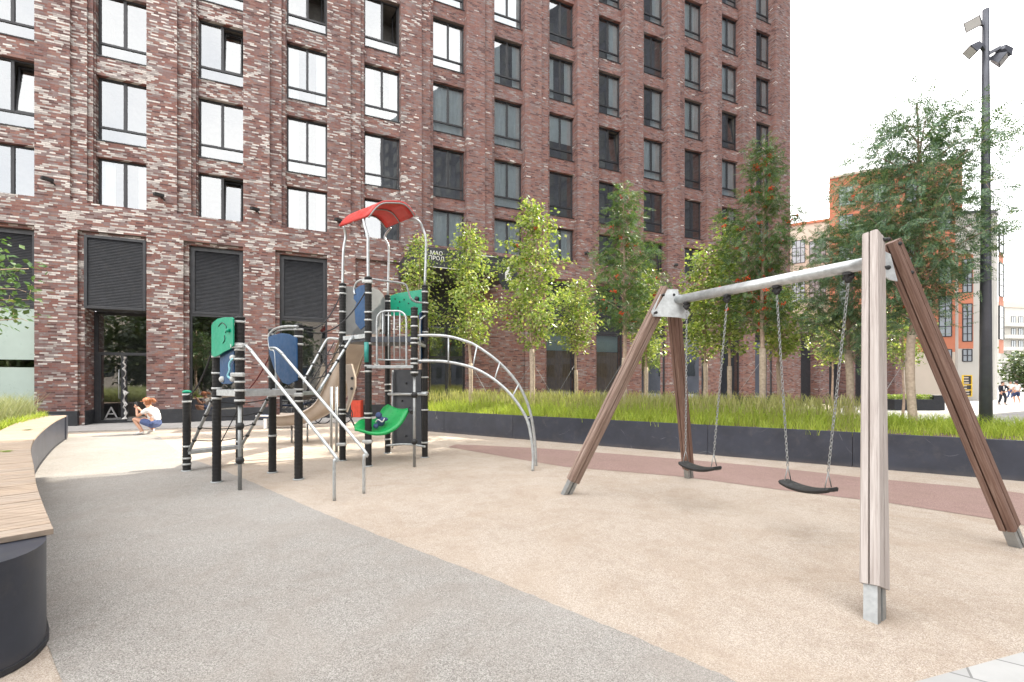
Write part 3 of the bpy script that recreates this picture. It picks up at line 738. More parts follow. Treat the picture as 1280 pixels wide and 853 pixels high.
post('d', 0, 2.36, (2.3, 1.6, 1.28, .62))
post('e', 0, 2.38, (2.33, 2.22, 2.1, 1.6, 1.4, 1.22))
post('f', 0, 3.36, (3.32, 3.2, 2.85, 2.45, 2.2, .98, .9, .3))
post('g', 0, 3.36, (3.3, 3.1, 2.76, 2.62, 2.4, 2.2, 1.8, 1.7, .95, .87, .42))
post('h', 0, 3.30, (3.2, 2.9, 1.45, 1.32, .3))
post('i', 0, 3.40, (3.3, 3.08, 2.9, 2.5, 1.95, 1.6, 1.3, .95, .3))
post('j', 1.62, 2.80, (2.66, 2.5, 2.28, 2.2, 1.92, 1.84, 1.68))
def rail(name, pts, r=.02, mat='steel', n=10, smooth=True):
    return MB().tube(smooth_path(pts) if smooth and len(pts) > 2 else pts, r, n).build(name, M[mat], cf)
for k, z1, balls in (('c', 1.22, (.9, .42)), ('j', 1.64, (1.28, .45))):           # thin steel feet under the short posts
    o = rail('steel_foot', [at_h(k, 0), at_h(k, z1)], .026, 'steel_dull')
    for z in balls: MB().ball(at_h(k, z), .058).build('knob', M['black'], o)
def deck(keys, z, t=.05, mat='steel_dull'):
    m = MB(); m.prism([at_h(k, z) for k in keys], (0, 0, t)); return m.build('deck', M[mat], cf)
def edge(a, b, z, h=.08, w=.05, mat='steel', name='deck_edge'):
    A, B = (at_h(a, z) if isinstance(a, str) else Vector(a)), (at_h(b, z) if isinstance(b, str) else Vector(b))
    return MB().bar(A, B, w, h).build(name, M[mat], cf, bevel=.004)
deck(('b', 'c', 'e', 'd'), 1.345)
for a, b in (('b', 'c'), ('c', 'e'), ('e', 'd'), ('d', 'b')): edge(a, b, 1.36, .09)
edge('a', 'c2', .32, .06, .22); rail('steel_foot', [(-5.1, 7.95, 0), (-5.1, 7.95, .3)], .02, 'steel_dull')
deck(('f', 'g', 'j', 'i', 'h'), 2.28, .06, 'slate')
for a, b in (('f', 'g'), ('f', 'h'), ('h', 'i')): edge(a, b, 2.34, .08)
edge('g', 'j', 1.78, .05, .14, name='step'); edge('j', 'i', 2.22, .06)
edge('g', 'j', 2.27, .10, mat='slate')
def panel(name, px, a, b, mat, off=0, th=.02):
    m = MB(); A, B = P[a], P[b]; pts = [PL(x, y, A, B, off) for x, y in px]; d = B-A
    n = Vector((-d.y, d.x, 0)).normalized(); m.prism(pts, n*th); return m.build(name, M[mat], cf, bevel=.004)
def cr(x, y, ox=0, oy=0, s=1): return (ox+x*s, oy+y*s)
c1 = lambda x, y: (215+x*.2814, 380+y*.2814)
c2_ = lambda x, y: (325+x*.2931, 390+y*.2931)
c4 = lambda x, y: (400+x*.1876, 280+y*.1876)
c5 = lambda x, y: (425+x*.2581, 380+y*.2581)
gp_ = panel('play_panel', [c1(*p) for p in ((178, 96), (186, 82), (206, 66), (235, 60), (268, 60), (274, 66), (274, 185), (262, 200), (235, 213), (205, 232), (190, 236), (178, 230))], 'b', 'c', 'green', .10)
k0 = lambda x, y, o: PL(*c1(x, y), P['b'], P['c'], o)
MB().tube(smooth_path([k0(205, 100, .115), k0(222, 84, .115), (k0(240, 100, .115)), k0(238, 130, .115)]), .006, 6).build('groove', M['anthracite'], gp_)
MB().tube(smooth_path([k0(225, 175, .115), k0(234, 160, .115), k0(232, 140, .115)]), .005, 6).build('groove', M['anthracite'], gp_)
MB().ball(k0(248, 118, .13), .03).build('knob', M['green'], gp_)
bp_ = panel('play_panel', [c1(*p) for p in ((216, 190), (278, 190), (278, 345), (262, 356), (226, 356), (216, 345))], 'b', 'c', 'blue', .045)
for q_ in ((270, 240), (270, 333), (222, 335)): MB().ball(k0(q_[0], q_[1], .07), .045, 10, 7, (1, .6, 1)).build('knob', M['clamp'], bp_)
m = MB(); cy = [k0(268, 245, .09), k0(255, 268, .09), k0(256, 295, .09), k0(248, 320, .09), k0(262, 333, .09)]
sp = smooth_path(cy, 8)
M['cyan'] = plain('pale_cyan_plastic', (.25, .55, .62), .35)
for i, p in enumerate(sp): m.ball(p, .017 if i % 2 else .012, 8, 5)
m.build('bead_string', M['cyan'], bp_)
bo = panel('play_panel', [c2_(*p) for p in ((36, 108), (60, 98), (95, 91), (125, 95), (158, 112), (160, 292), (122, 311), (98, 302), (62, 245), (42, 180))], 'd', 'e', 'blue', .075)
q2 = lambda x, y, o=.07: PL(*c2_(x, y), P['d'], P['e'], o)
rail('grab_rail', [q2(160, 62), q2(110, 62), q2(66, 72), q2(42, 95), q2(38, 125), q2(46, 160), q2(66, 180), q2(70, 330)], .019)
rail('grab_rail', [q2(160, 74, .03), q2(90, 78, .03), q2(62, 92, .03), q2(56, 130, .03)], .014)
# slide-down bars
for a, ft in ((at_h('c', 2.04), (-2.28, 5.84)), ((P['c']+P['e'])/2+Vector((0, 0, 2.02)), (-2.02, 6.21))):
    a = Vector(a); f0 = Vector((ft[0], ft[1], 0)); d = (f0-a); d.z = 0; d.normalize()
    rail('sliding_bar', [a, a+d*.10+Vector((0, 0, -.01)), a+d*.22+Vector((0, 0, -.09)), a+d*.32+Vector((0, 0, -.19)), f0+Vector((0, 0, .64))-d*.05, f0+Vector((0, 0, .52)), f0+Vector((0, 0, .40)), f0+Vector((0, 0, 0))], .021, n=12)
for p in (at_h('c', 2.02), at_h('c', 1.62), at_h('e', 1.32), at_h('g', .45), at_h('f', .32), at_h('g', 3.3)):
    MB().bar(p+Vector((-.09, -.05, 0)), p+Vector((.09, -.05, 0)), .07, .06).build('bracket', M['clamp'], cf, bevel=.015)
# low net between step and deck
def net(name, r1, r2, lv, nl, mat='rope', r=.009):
    a1, b1, a2, b2 = map(Vector, (*r1, *r2)); m = MB()
    for t in lv: m.tube(sag(a1.lerp(b1, t), a2.lerp(b2, t), .05, 8), r, 6)
    for s_ in nl:
        m.tube([a1.lerp(a2, s_).lerp(b1.lerp(b2, s_), t)-Vector((0, 0, .05*4*s_*(1-s_))) for t in [i/8 for i in range(9)]], r, 6)
    o = m.build(name, M[mat], cf)
    for t in lv:
        for p in (a1.lerp(b1, t), a2.lerp(b2, t)): MB().ball(p, .036, 8, 6).build('rope_joint', M['black'], o)
n1 = (at_h('a', .34)+Vector((.06, -.03, 0)), at_h('b', 1.30)+Vector((-.10, .10, 0))); n2 = (at_h('c2', .34)+Vector((.06, -.03, 0)), at_h('d', 1.30)+Vector((-.08, .08, 0)))
rail('net_rail', n1, .024, 'steel_dull'); rail('net_rail', n2, .024, 'steel_dull')
net('rope_net', n1, n2, (.22, .45, .68, .92), (.5,))
rail('hand_rope', sag(at_h('a', 1.27), at_h('b', 2.22), .20, 14), .013, 'rope', smooth=False); rail('hand_rope', sag(at_h('c2', 1.27), at_h('d', 2.05), .14, 14), .011, 'rope_red', smooth=False)
# sloping net up to the tower
s1 = (W(398, 490, 7.6), W(441, 420, 8.45)); s2 = (W(371, 492, 8.0), W(407, 427, 9.0))
rail('net_rail', [s1[0], s1[0].lerp(s1[1], .5), s1[1]], .026); rail('net_rail', [s2[0], s2[0].lerp(s2[1], .6), s2[1], W(413, 423, 9.05), W(424, 424, 8.9)], .024)
net('rope_net', s1, s2, (.3, .52, .74), (.33, .66))
edge('e', W(399, 491, 7.62), 1.34, .06, .05); 
rail('hand_rope', sag(at_h('f', 3.28), W(381, 410, 7.5), .25, 14), .011, 'rope', smooth=False); rail('hand_rope', sag(at_h('g', 3.22), W(382, 414, 7.3), .30, 14), .011, 'rope', smooth=False)
# tower panels and rails
panel('side_panel', [c4(*p) for p in ((172, 415), (240, 425), (300, 425), (345, 428), (390, 440), (420, 470), (438, 520), (440, 735), (172, 740))], 'f', 'h', 'grey_panel', -.02)
panel('play_panel', [c4(*p) for p in ((232, 440), (268, 412), (300, 405), (304, 680), (272, 706), (238, 660), (232, 560), (246, 525), (226, 500))], 'f', 'g', 'blue', .03)
tg = panel('play_panel', [c4(*p) for p in ((470, 480), (520, 462), (690, 436), (690, 600), (640, 612), (475, 612))], 'h', 'i', 'green', .0)
for q_ in ((500, 500), (530, 520), (560, 505), (590, 530), (520, 560), (600, 480)):
    MB().ball(PL(*c4(*q_), P['h'], P['i'], .015), .016, 6, 4).build('bolt', M['anthracite'], tg)
MB().ball(PL(*c4(645, 500), P['h'], P['i'], .03), .05).build('knob', M['anthracite'], tg)
rail('grab_rail', [PL(*c4(x, y), P['f'], P['g'], .05) for x, y in ((300, 368), (262, 378), (238, 400), (228, 440), (232, 470))], .018)
rail('grab_rail', [PL(*c4(x, y), P['g'], P['i'], 0) for x, y in ((340, 366), (400, 376), (520, 392), (570, 406), (588, 450), (605, 496), (640, 520), (700, 526))], .019)
panel('side_panel', [(524.5, 391), (532, 389), (532, 452), (524.5, 455)], 'j', 'i', 'blue', .06)
rail('grab_rail', [W(525, 452, 8.5), W(525, 405, 8.5), W(527, 398, 8.5), W(531, 395, 8.8)], .015)
gx = lambda x, y: PL(x, y, P['g'], P['j'], .02)
rail('gate_frame', [gx(471, 458), gx(471, 420), gx(471, 402), gx(473, 394), gx(479, 389.5), gx(490, 389), gx(500, 389.5), gx(506, 394), gx(508, 402), gx(508, 420), gx(508, 458)], .018)
m = MB()
for x in (478.5, 485.6, 492.7, 499.8): m.tube([gx(x, 390), gx(x, 450)], .011, 8)
m.tube([gx(471, 450), gx(508, 450)], .013, 8).build('gate_bars', M['steel'], cf)
cw = panel('climbing_wall', [c5(*p) for p in ((252, 318), (395, 318), (398, 690), (340, 682), (252, 690))], 'h', 'i', 'slate', .0, .03)
for q_ in ((320, 385), (300, 470), (355, 560), (318, 640), (370, 440)):
    MB().ball(PL(*c5(*q_), P['h'], P['i'], .03), .02, 8, 5).build('hold', M['anthracite'], cw)
for y in (437,): rail('cross_bar', [PL(*c5(235, y), P['h'], P['i'], .08), PL(*c5(420, y), P['h'], P['i'], .08)], .03)
rail('cross_bar', [PL(*c5(x, y), P['h'], P['i'], .06) for x, y in ((225, 686), (300, 680), (360, 683), (412, 692))], .022)
rail('upright', [PL(*c5(254, 320), P['h'], P['i'], .06), PL(*c5(254, 700), P['h'], P['i'], .06)], .018)
MB().tube([W(458, 428, 8.1), W(458, 453, 8.1)], .04, 10).build('talk_tube', plain('teal_plastic', (.03, .25, .22), .4), cf)
# roof: curved sheet on four bent tubes
r1, r2 = (W(424, 283, 8.85), W(461, 270, 8.05)), (W(483, 285, 9.75), W(519, 270, 9.0))
rows = []
for i in range(15):
    t = i/14; r = []
    for j in range(7):
        s_ = j/6; a = r1[0].lerp(r1[1], s_); b = r2[0].lerp(r2[1], s_); p = a.lerp(b, t)
        r.append(p+Vector((0, 0, .30*(1-(2*t-1)**2)+.03*math.sin(t*math.pi*3))))
    rows.append(r)
rf = MB().grid(rows).build('roof', M['red'], cf, solid=.035)
m = MB()
for j in (0, 3, 6): m.tube([rows[i][j]-Vector((0, 0, .03)) for i in range(15)], .014, 6)
m.build('roof_rib', M['steel_dull'], rf)
top = lambda i, j: rows[i][j]-Vector((0, 0, .03))
rail('roof_tube', [at_h('f', 3.3), W(429, 320, 8.75), W(430, 308, 8.77), W(432, 295, 8.8), top(0, 1)], .024)
rail('roof_tube', [at_h('g', 3.3), W(460, 310, 8.17), W(460, 298, 8.17), W(457, 286, 8.17), top(0, 5)], .026)
rail('roof_tube', [at_h('h', 3.3), W(486, 318, 9.6), W(485, 306, 9.6), W(481, 296, 9.6), top(14, 1)], .022)
rail('roof_tube', [at_h('i', 3.4), W(532.5, 310, 9.09), W(532, 298, 9.09), W(529, 287, 9.09), W(523, 276, 9.05), top(14, 5)], .025)
# arch ladder
up_ = [(522, 419.5), (540, 419.3), (560.6, 420.8), (580, 426), (596, 433), (624.6, 454), (648, 481), (661.5, 510.6), (667.5, 542.6), (669.5, 565), (670, 582)]
lo_ = [(522, 451.5), (540, 451.4), (560.6, 452.8), (591, 460), (618, 475), (640.6, 496), (658, 523), (664, 547.5), (666.5, 570), (665.7, 589)]
U = [W(x, y, 8.09+(8.2-8.09)*i/10) for i, (x, y) in enumerate(up_)]; Lw = [W(x, y, 8.09-(8.09-7.74)*i/9) for i, (x, y) in enumerate(lo_)]
U[-1].z = 0; Lw[-1].z = 0
rail('arch_rail', U, .025, n=12); rail('arch_rail', Lw, .025, n=12)
for (a, b) in (((560.6, 421), (560.6, 453)), ((596, 433), (591, 460)), ((624.6, 454), (618, 475)), ((648, 481), (640.6, 496)), ((663, 522), (658, 524))):
    MB().tube([W(*a, 8.11), W(*b, 7.98)], .014, 8).build('rung', M['steel'], cf)
# green scoop seat
bk = smooth_path([W(443, 531, 8.25), W(452, 525, 8.4), W(468, 525, 8.6), W(474, 519, 8.7), W(480, 510, 8.75), W(486, 506, 8.75)], 6)
fr_ = smooth_path([W(444, 536, 8.15), W(455, 540, 8.1), W(470, 543, 8.1), W(485, 541, 8.12), W(500, 531, 8.2), W(512, 511, 8.35)], 6)
rows = [[a.lerp(b, t)-Vector((0, 0, .05*math.sin(t*math.pi))) for t in [i/6 for i in range(7)]] for a, b in zip(bk, fr_)]
sc_ = MB().grid(rows).build('scoop_seat', M['scoop'], cf, solid=.05)
MB().tube([W(516, 516, 8.3), W(512, 511, 8.36)], .045, 10).build('knob', M['anthracite'], sc_)
rail('scoop_bar', [W(443, 532, 8.25), W(438, 523, 8.6), W(432, 515, 8.73)], .015, 'rope')
# slide
path = smooth_path([(-2.93, 9.15, 2.32), (-3.3, 9.72, 2.22), (-3.68, 10.3, 1.85), (-3.98, 10.75, 1.35), (-4.35, 11.05, .85), (-4.85, 11.15, .55), (-5.4, 11.1, .44), (-5.75, 11.05, .44)], 6)
rows = []
for i, p in enumerate(path):
    t = (path[min(i+1, len(path)-1)]-path[max(i-1, 0)]).normalized(); s_ = t.cross(Vector((0, 0, 1))).normalized(); n_ = s_.cross(t)
    rows.append([p+s_*x+n_*z for x, z in ((-.34, .24), (-.31, .30), (-.27, .24), (-.24, .06), (-.12, 0), (.12, 0), (.24, .06), (.27, .24), (.31, .30), (.34, .24))])
MB().grid(rows).build('slide', M['slide'], cf, solid=.02, sub=1)
for x, y, h in ((-3.76, 9.75, 1.4), (-3.95, 9.95, 1.4), (-5.42, 11.2, .42), (-5.1, 11.35, .45)):
    MB().tube([(x, y, 0), (x, y, h)], .03 if h > 1 else .022, 10).build('slide_support', M['steel_dull'], cf)
wv = [(433, 456), (440, 455), (444.5, 472), (444.5, 484), (440, 499), (433.5, 516), (431.5, 515), (436, 498), (435, 482), (432, 470)]
m = MB().prism([W(x, y, 9.62) for x, y in wv], (0.02, .07, 0)); wp = m.build('wave_panel', M['slide'], cf, bevel=.01)
for x, y in ((440, 473), (439.5, 486)): MB().tube([W(x, y, 9.57), W(x, y, 9.60)], .03, 10).build('hole', M['anthracite'], wp)
# small bundle lying in the scoop
bu = empty('toy_bundle', W(476, 535, 8.3), 'small dark blue cloth bundle with pale trim lying in the green scoop seat', 'bundle')
bw = W(476, 531, 8.32)
m = MB(); m.ball(bw+Vector((0, 0, .06)), .085, 12, 8, (.9, .8, 1.1)); m.ball(bw+Vector((-.03, -.02, .17)), .06, 10, 7); m.ball(bw+Vector((.07, -.03, .10)), .05, 10, 7, (1.4, .8, .8)); m.ball(bw+Vector((-.07, -.06, -.02)), .05, 10, 7)
m.build('cloth', M['denim'], bu)
MB().tube(smooth_path([bw+Vector((-.08, -.07, .05)), bw+Vector((-.02, -.10, .10)), bw+Vector((.05, -.09, .06)), bw+Vector((.09, -.07, .12))]), .011, 6).build('trim', M['white'], bu)
# ================================================================== trees
def unit(v): return v/np.maximum(np.linalg.norm(v, axis=-1, keepdims=True), 1e-6)
def leaf_quads(p, d, nrm_, l, w):                                        # diamond leaves: base, side, tip, side
    s = unit(np.cross(d, nrm_)); l = l[:, None]; w = w[:, None]
    V = np.stack([p, p+d*l*.45+s*w*.5+nrm_*l*.06, p+d*l, p+d*l*.45-s*w*.5+nrm_*l*.06], 1).reshape(-1, 3)
    return V
def quads(n): return np.arange(4*n).reshape(n, 4)
SHAPES = {
 'column': [(0, .42), (.12, .85), (.3, 1), (.5, .85), (.7, .58), (.88, .30), (1, .05)],
 'egg': [(0, .35), (.15, .8), (.4, 1), (.65, .85), (.85, .5), (1, .12)],
 'wide': [(0, .15), (.15, .4), (.32, .8), (.52, 1), (.75, .72), (.92, .42), (1, .14)],
 'spire': [(0, .3), (.12, .8), (.3, 1), (.48, .8), (.62, .42), (.8, .26), (1, .04)]}
def tree(name, label, X, Y, z, top, crown0, rad, shape, nleaf, style, mat, group=None, trunk_r=.06, wrap=0, berries=0, guys=0, seed=1, limbs=26, lean=(0, 0), trunk='trunk', size=1.0, spread=.16):
    rg = np.random.default_rng(seed); rd = random.Random(seed)
    root = empty(name, (X, Y, z), label, 'tree', group)
    H = top-z; o = Vector((X, Y, z))
    sp = SHAPES[shape]; xs = [a for a, _ in sp]; ys = [b for _, b in sp]
    wob = [Vector((rd.uniform(-.05, .05), rd.uniform(-.05, .05), 0)) for _ in range(6)]; wob[0] *= 0
    axis = [o+Vector((lean[0]*i/5, lean[1]*i/5, H*.96*i/5))+wob[i]*(1 if i < 5 else .5) for i in range(6)]
    axis = smooth_path(axis, 4)
    def ax(t):
        f = max(0, min(.9999, t))*(len(axis)-1); i = int(f); return axis[i].lerp(axis[i+1], f-i)
    m = MB(); m.tube(axis, [trunk_r*(1-.86*i/(len(axis)-1))*(1.25 if i == 0 else 1) for i in range(len(axis))], 10)
    C = []; t0 = (crown0-z)/H
    for k in range(limbs):
        u = (k+.5)/limbs; tz = t0+(1-t0)*(u**.9)*.97
        frac = (tz-t0)/(1-t0); r = rad*np.interp(frac, xs, ys)*rd.uniform(.7, 1.12)
        az = k*2.399+rd.uniform(-.5, .5); rise = rd.uniform(.35, .8)*r
        b = ax(max(.1, tz-rise*.9/H)); tip = ax(tz)+Vector((math.cos(az)*r, math.sin(az)*r, rise*.25))
        mid = b.lerp(tip, .5)+Vector((0, 0, .12*r))
        lp = smooth_path([b, mid, tip], 4); m.tube(lp, [max(.006, trunk_r*.30*(1-.8*i/(len(lp)-1))) for i in range(len(lp))], 5)
        nc = max(3, int(2+r*7))
        for j in range(nc):
            s_ = (j+.8)/nc; q_ = lp[min(len(lp)-1, int(s_*(len(lp)-1)+.5))]
            C.append((q_.x+rd.gauss(0, .12*r+.03), q_.y+rd.gauss(0, .12*r+.03), q_.z+rd.gauss(0, .10*r+.03), .55+.6*s_))
            if rd.random() < .5:
                m.tube([q_, (C[-1][0], C[-1][1], C[-1][2])], .005, 4)
    m.build('trunk', M[trunk], root)
    C = np.array(C); w = C[:, 3]/C[:, 3].sum()
    ci = rg.choice(len(C), nleaf, p=w)
    p = C[ci, :3]+rg.normal(0, 1, (nleaf, 3))*np.array([spread, spread, spread*.72])
    out = p-np.array([X+lean[0]*.6, Y+lean[1]*.6, 0]); out[:, 2] = 0; out = unit(out)
    d = unit(out*.7+rg.normal(0, .55, (nleaf, 3))+np.array([0, 0, -.25]))
    nr = unit(rg.normal(0, .5, (nleaf, 3))+np.array([0, 0, .9])+out*.2); nr = unit(nr-d*np.sum(nr*d, 1, keepdims=True))
    if style == 'broad':
        l = rg.uniform(.08, .145, nleaf)*size; V = leaf_quads(p, d, nr, l, l*.72); n = nleaf
    else:                                                                # pinnate fronds
        s = unit(np.cross(d, nr)); Lf = rg.uniform(.16, .25, nleaf)*size; Vs = []
        for i in range(5):
            f = .25+.17*i
            for sg_ in (-1, 1):
                dd = unit(d*.55+s*sg_*.85-np.array([0, 0, .12])); pp = p+d*(Lf*f)[:, None]
                ll = Lf*(.36-.025*i); Vs.append(leaf_quads(pp, dd, nr, ll, ll*.36).reshape(nleaf, 4, 3))
        ll = Lf*.3; Vs.append(leaf_quads(p+d*Lf[:, None], d, nr, ll, ll*.36).reshape(nleaf, 4, 3))
        V = np.concatenate(Vs, 0).reshape(-1, 3); n = nleaf*11
    pydata('crown', V, quads(n), M[mat], root)
    if wrap:
        m = MB(); k = [q_ for q_ in axis if q_.z < z+wrap]; m.tube([q_+Vector((0, 0, .0)) for q_ in k], [trunk_r*1.12+.010*rd.random() for _ in k], 12); m.build('trunk_wrap', M['wrap'], root)
    for i in range(berries):
        c = C[rd.randrange(len(C))]; cc = Vector(c[:3])+Vector((rd.gauss(0, .12), rd.gauss(0, .12), -.05)); m = MB()
        for _ in range(13): m.ball(cc+Vector((rd.gauss(0, .035), rd.gauss(0, .035), rd.gauss(0, .025))), .019, 5, 4)
        m.build('berry_cluster', M['berry'], root)
    for i in range(guys):
        a = seed+i*2.1; e = o+Vector((math.cos(a)*1.1, math.sin(a)*1.1, .02)); MB().tube([ax(1.7/H), e], .0045, 5).build('guy_wire', M['steel_dull'], root)
    return root
G1 = 'young trees in the planter'
def TX(x, Y): return (x-CX)/F*Y
def TZ(y, Y): return EYE+(HY-y)/F*Y
def ptree(x, Y, ytop, ybot, radpx, *a, **k): 
    return tree(a[0], a[1], TX(x, Y), Y, k.pop('z', .5), TZ(ytop, Y), TZ(ybot, Y), radpx/F*Y, *a[2:], group=k.pop('group', G1), **k)
ptree(524, 15.4, 285, 420, 27, 'young_tree', 'lime green young tree partly hidden behind the red roofed tower', 'column', 2080, 'broad', 'lime', seed=11, trunk_r=.05)
ptree(588, 15.8, 270, 424, 42, 'young_tree', 'lime green young tree behind the arch ladder in front of the black sign', 'column', 3930, 'broad', 'lime', seed=12, trunk_r=.06, wrap=1.7, guys=2)
ptree(665, 14.4, 238, 420, 42, 'young_tree', 'tallest lime green young tree, pale trunk in front of the blank brick bay', 'column', 4739, 'broad', 'lime', seed=13, trunk_r=.07, wrap=2.2, guys=2, berries=4)
ptree(720, 16.2, 342, 432, 31, 'young_tree', 'small lime green tree between the tallest lime tree and the dark rowan', 'egg', 2427, 'broad', 'lime', seed=14, trunk_r=.055, wrap=1.6, guys=2)
ptree(779, 13.2, 218, 408, 48, 'rowan_tree', 'dark green rowan with few orange berries left of the swing frame apex', 'spire', 2300, 'pinnate', 'rowan', seed=15, trunk_r=.07, wrap=1.9, berries=24, guys=1)
ptree(808, 15.0, 320, 444, 28, 'young_tree', 'lime green young tree just left of the swing bracket behind the rowan', 'egg', 2196, 'broad', 'lime', seed=16, trunk_r=.05, wrap=1.6)
ptree(880, 14.3, 300, 442, 33, 'young_tree', 'bushy lime green tree right of the rear swing leg', 'egg', 3121, 'broad', 'lime', seed=17, trunk_r=.055, wrap=1.6)
ptree(912, 13.9, 268, 436, 30, 'young_tree', 'lime green young tree seen between the swing chains, beside the berry laden rowan', 'column', 3005, 'broad', 'lime', seed=18, trunk_r=.055, wrap=1.6)
ptree(953, 12.5, 160, 402, 56, 'rowan_tree', 'tall rowan full of orange berries behind the swings, at the tower corner', 'spire', 2900, 'pinnate', 'rowan', seed=19, trunk_r=.075, wrap=2.1, berries=70, guys=2, lean=(.05, 0))
ptree(974, 14.3, 352, 440, 36, 'young_tree', 'low lime green tree behind the berry laden rowan', 'egg', 2658, 'broad', 'lime', seed=20, trunk_r=.05, wrap=1.6)
ptree(1062, 11.6, 262, 438, 62, 'rowan_tree', 'dense dark green rowan behind the top tube, left of the pale wooden leg', 'egg', 3000, 'pinnate', 'rowan_dark', seed=21, trunk_r=.07, wrap=1.9)
ptree(1142, 9.6, 112, 402, 92, 'rowan_tree', 'large blue green rowan towering over the orange building beside the lamp mast', 'wide', 5400, 'pinnate', 'rowan_dark', seed=22, trunk_r=.068, wrap=2.2, berries=5, limbs=34, lean=(.05, .0), guys=1, spread=.23)
ptree(1128, 21, 376, 452, 28, 'young_tree', 'small lime green tree farther off between the wooden swing legs', 'egg', 1502, 'broad', 'lime', seed=23, z=-.3, trunk_r=.06, group='trees on the plaza', size=1.3)
ptree(1042, 21, 388, 450, 26, 'young_tree', 'small lime green tree on the plaza in front of the brick arcade', 'egg', 1271, 'broad', 'lime', seed=24, z=-.3, trunk_r=.06, group='trees on the plaza', size=1.3)
tree('leafy_tree', 'green leafy tree reaching into the left edge above the raised bed', -9.45, 7.6, .55, 4.3, 2.3, 1.0, 'egg', 1700, 'broad', 'rowan', seed=31, trunk_r=.08, spread=.13)
for i, (x, y, h) in enumerate(((-9, -9, 8), (-4.5, -11, 9), (1, -10, 8), (-15, -7, 8))):
    tree('leafy_tree', ['broad green tree mirrored in the entrance glass', 'tall green tree mirrored in the storefront beside the entrance', 'green tree mirrored in the middle storefront', 'green tree mirrored at the left edge storefront'][i], x, y, 0, h, 1.2, 3.4, 'egg', 6500, 'broad', 'far_leaf', seed=40+i, trunk_r=.12, size=3.2, spread=.5, limbs=26)
# ================================================================== grass
def blades(P, h, wid, lean, n=3):
    k = len(P); az = RNG.uniform(0, 2*math.pi, k); side = np.stack([np.cos(az), np.sin(az), 0*az], 1)
    ld = unit(RNG.normal(0, 1, (k, 3))*np.array([1, 1, 0])+1e-4)*lean[:, None]
    V = []
    for i in range(n+1):
        t = i/n; c = P+ld*(t*t)[..., None] if hasattr(t, 'shape') else P+ld*(t*t); c = c.copy(); c[:, 2] += h*t*(1-.12*t)
        w = wid*(1-t)**.6*.5 if i < n else wid*.04
        V.append(c-side*np.broadcast_to(w, (k,))[:, None]); V.append(c+side*np.broadcast_to(w, (k,))[:, None])
    V = np.stack(V, 1).reshape(-1, 3); b = np.arange(k)*(2*(n+1)); Fs = []
    for i in range(n): Fs.append(np.stack([b+2*i, b+2*i+1, b+2*i+3, b+2*i+2], 1))
    return V, np.concatenate(Fs, 0)
a3, b3, a4, b4 = [np.array((*v, .53)) for v in (A_, B_, A2, B2)]
def inpl(u, v): return (a3*(1-u)[:, None]+b3*u[:, None])*(1-v)[:, None]+(a4*(1-u)[:, None]+b4*u[:, None])*v[:, None]
nc = 1650; u = RNG.uniform(.0, 1, nc); v = RNG.uniform(.02, .97, nc)
sparse = ((u > .55) & (v < .42) & (RNG.random(nc) < .62*np.clip((u-.5)*3, 0, 1))) | ((v < .16) & (RNG.random(nc) < .5)); u, v = u[~sparse], v[~sparse]
nb = 20; cc = np.repeat(inpl(u, v), nb, 0); uu = np.repeat(u, nb); vv = np.repeat(v, nb); k = len(cc)
cc[:, :2] += RNG.normal(0, .075, (k, 2))
hh = (.17+.36*np.clip(vv*1.4, 0, 1))*RNG.uniform(.6, 1.25, k)*np.where(uu > .68, .62, 1)
V, Fq = blades(cc, hh, .013, hh*RNG.uniform(.15, .75, k))
tag(pydata('grass', V, Fq, M['grass']), kind='stuff')
nc = 3600; u = RNG.uniform(0, .72, nc); v = RNG.uniform(.2, .97, nc); p = inpl(u, v); hb = RNG.uniform(.48, .76, nc)
V, Fq = blades(p, hb, .006, hb*.35); 
V2 = V.reshape(nc, -1, 3); tips = (V2[:, -1]+V2[:, -2])/2; V3, F3 = blades(tips-np.array([0, 0, .16]), np.full(nc, .26), .022, np.full(nc, .09))
tag(pydata('grass_seed_heads', np.concatenate([V, V3]), np.concatenate([Fq, F3+len(V)]), M['seed']), kind='stuff')
nc = 5200; fl = RNG.uniform(0, 1, nc); fv = RNG.uniform(.04, .9, nc)
g0, g1 = np.array((-8.9, 7.7, .56)), np.array((-11.9, 11.9, .56)); g2, g3 = np.array((-13, 7.0, .56)), np.array((-15, 9.8, .56))
p = (g0*(1-fl)[:, None]+g1*fl[:, None])*(1-fv)[:, None]+(g2*(1-fl)[:, None]+g3*fl[:, None])*fv[:, None]
hb = np.where(fv > .09, RNG.uniform(.4, .75, nc), RNG.uniform(.12, .26, nc))
p3 = np.repeat(p, 4, 0); p3[:, :2] += RNG.normal(0, .05, (nc*4, 2)); h3 = np.repeat(hb, 4)*RNG.uniform(.7, 1.2, nc*4); f3 = np.repeat(fv, 4)
mk = f3 > .09
V, Fq = blades(p3[mk], h3[mk], .012, h3[mk]*.4); tag(pydata('tall_grass', V, Fq, M['pale_grass']), kind='stuff')
V, Fq = blades(p3[~mk], h3[~mk], .014, h3[~mk]*.6); tag(pydata('grass', V, Fq, M['grass']), kind='stuff')
# fallen leaves on the bench
for (x, y, c, lab) in ((2, 565, 'lime', 'yellow green fallen leaf at the left edge of the bench'), (31, 538, 'rowan', 'dark green fallen leaf far along the bench')):
    p = G(x, y, .641); m = MB()
    for k_ in range(3):
        a = k_*1.2; d = Vector((math.cos(a), math.sin(a), 0)); s_ = Vector((-d.y, d.x, 0)); m.quad(p, p+d*.06+s_*.03+Vector((0, 0, .01)), p+d*.12+Vector((0, 0, .004)), p+d*.06-s_*.03+Vector((0, 0, .012)))
    tag(m.build('fallen_leaf', M[c]), lab, 'leaf')
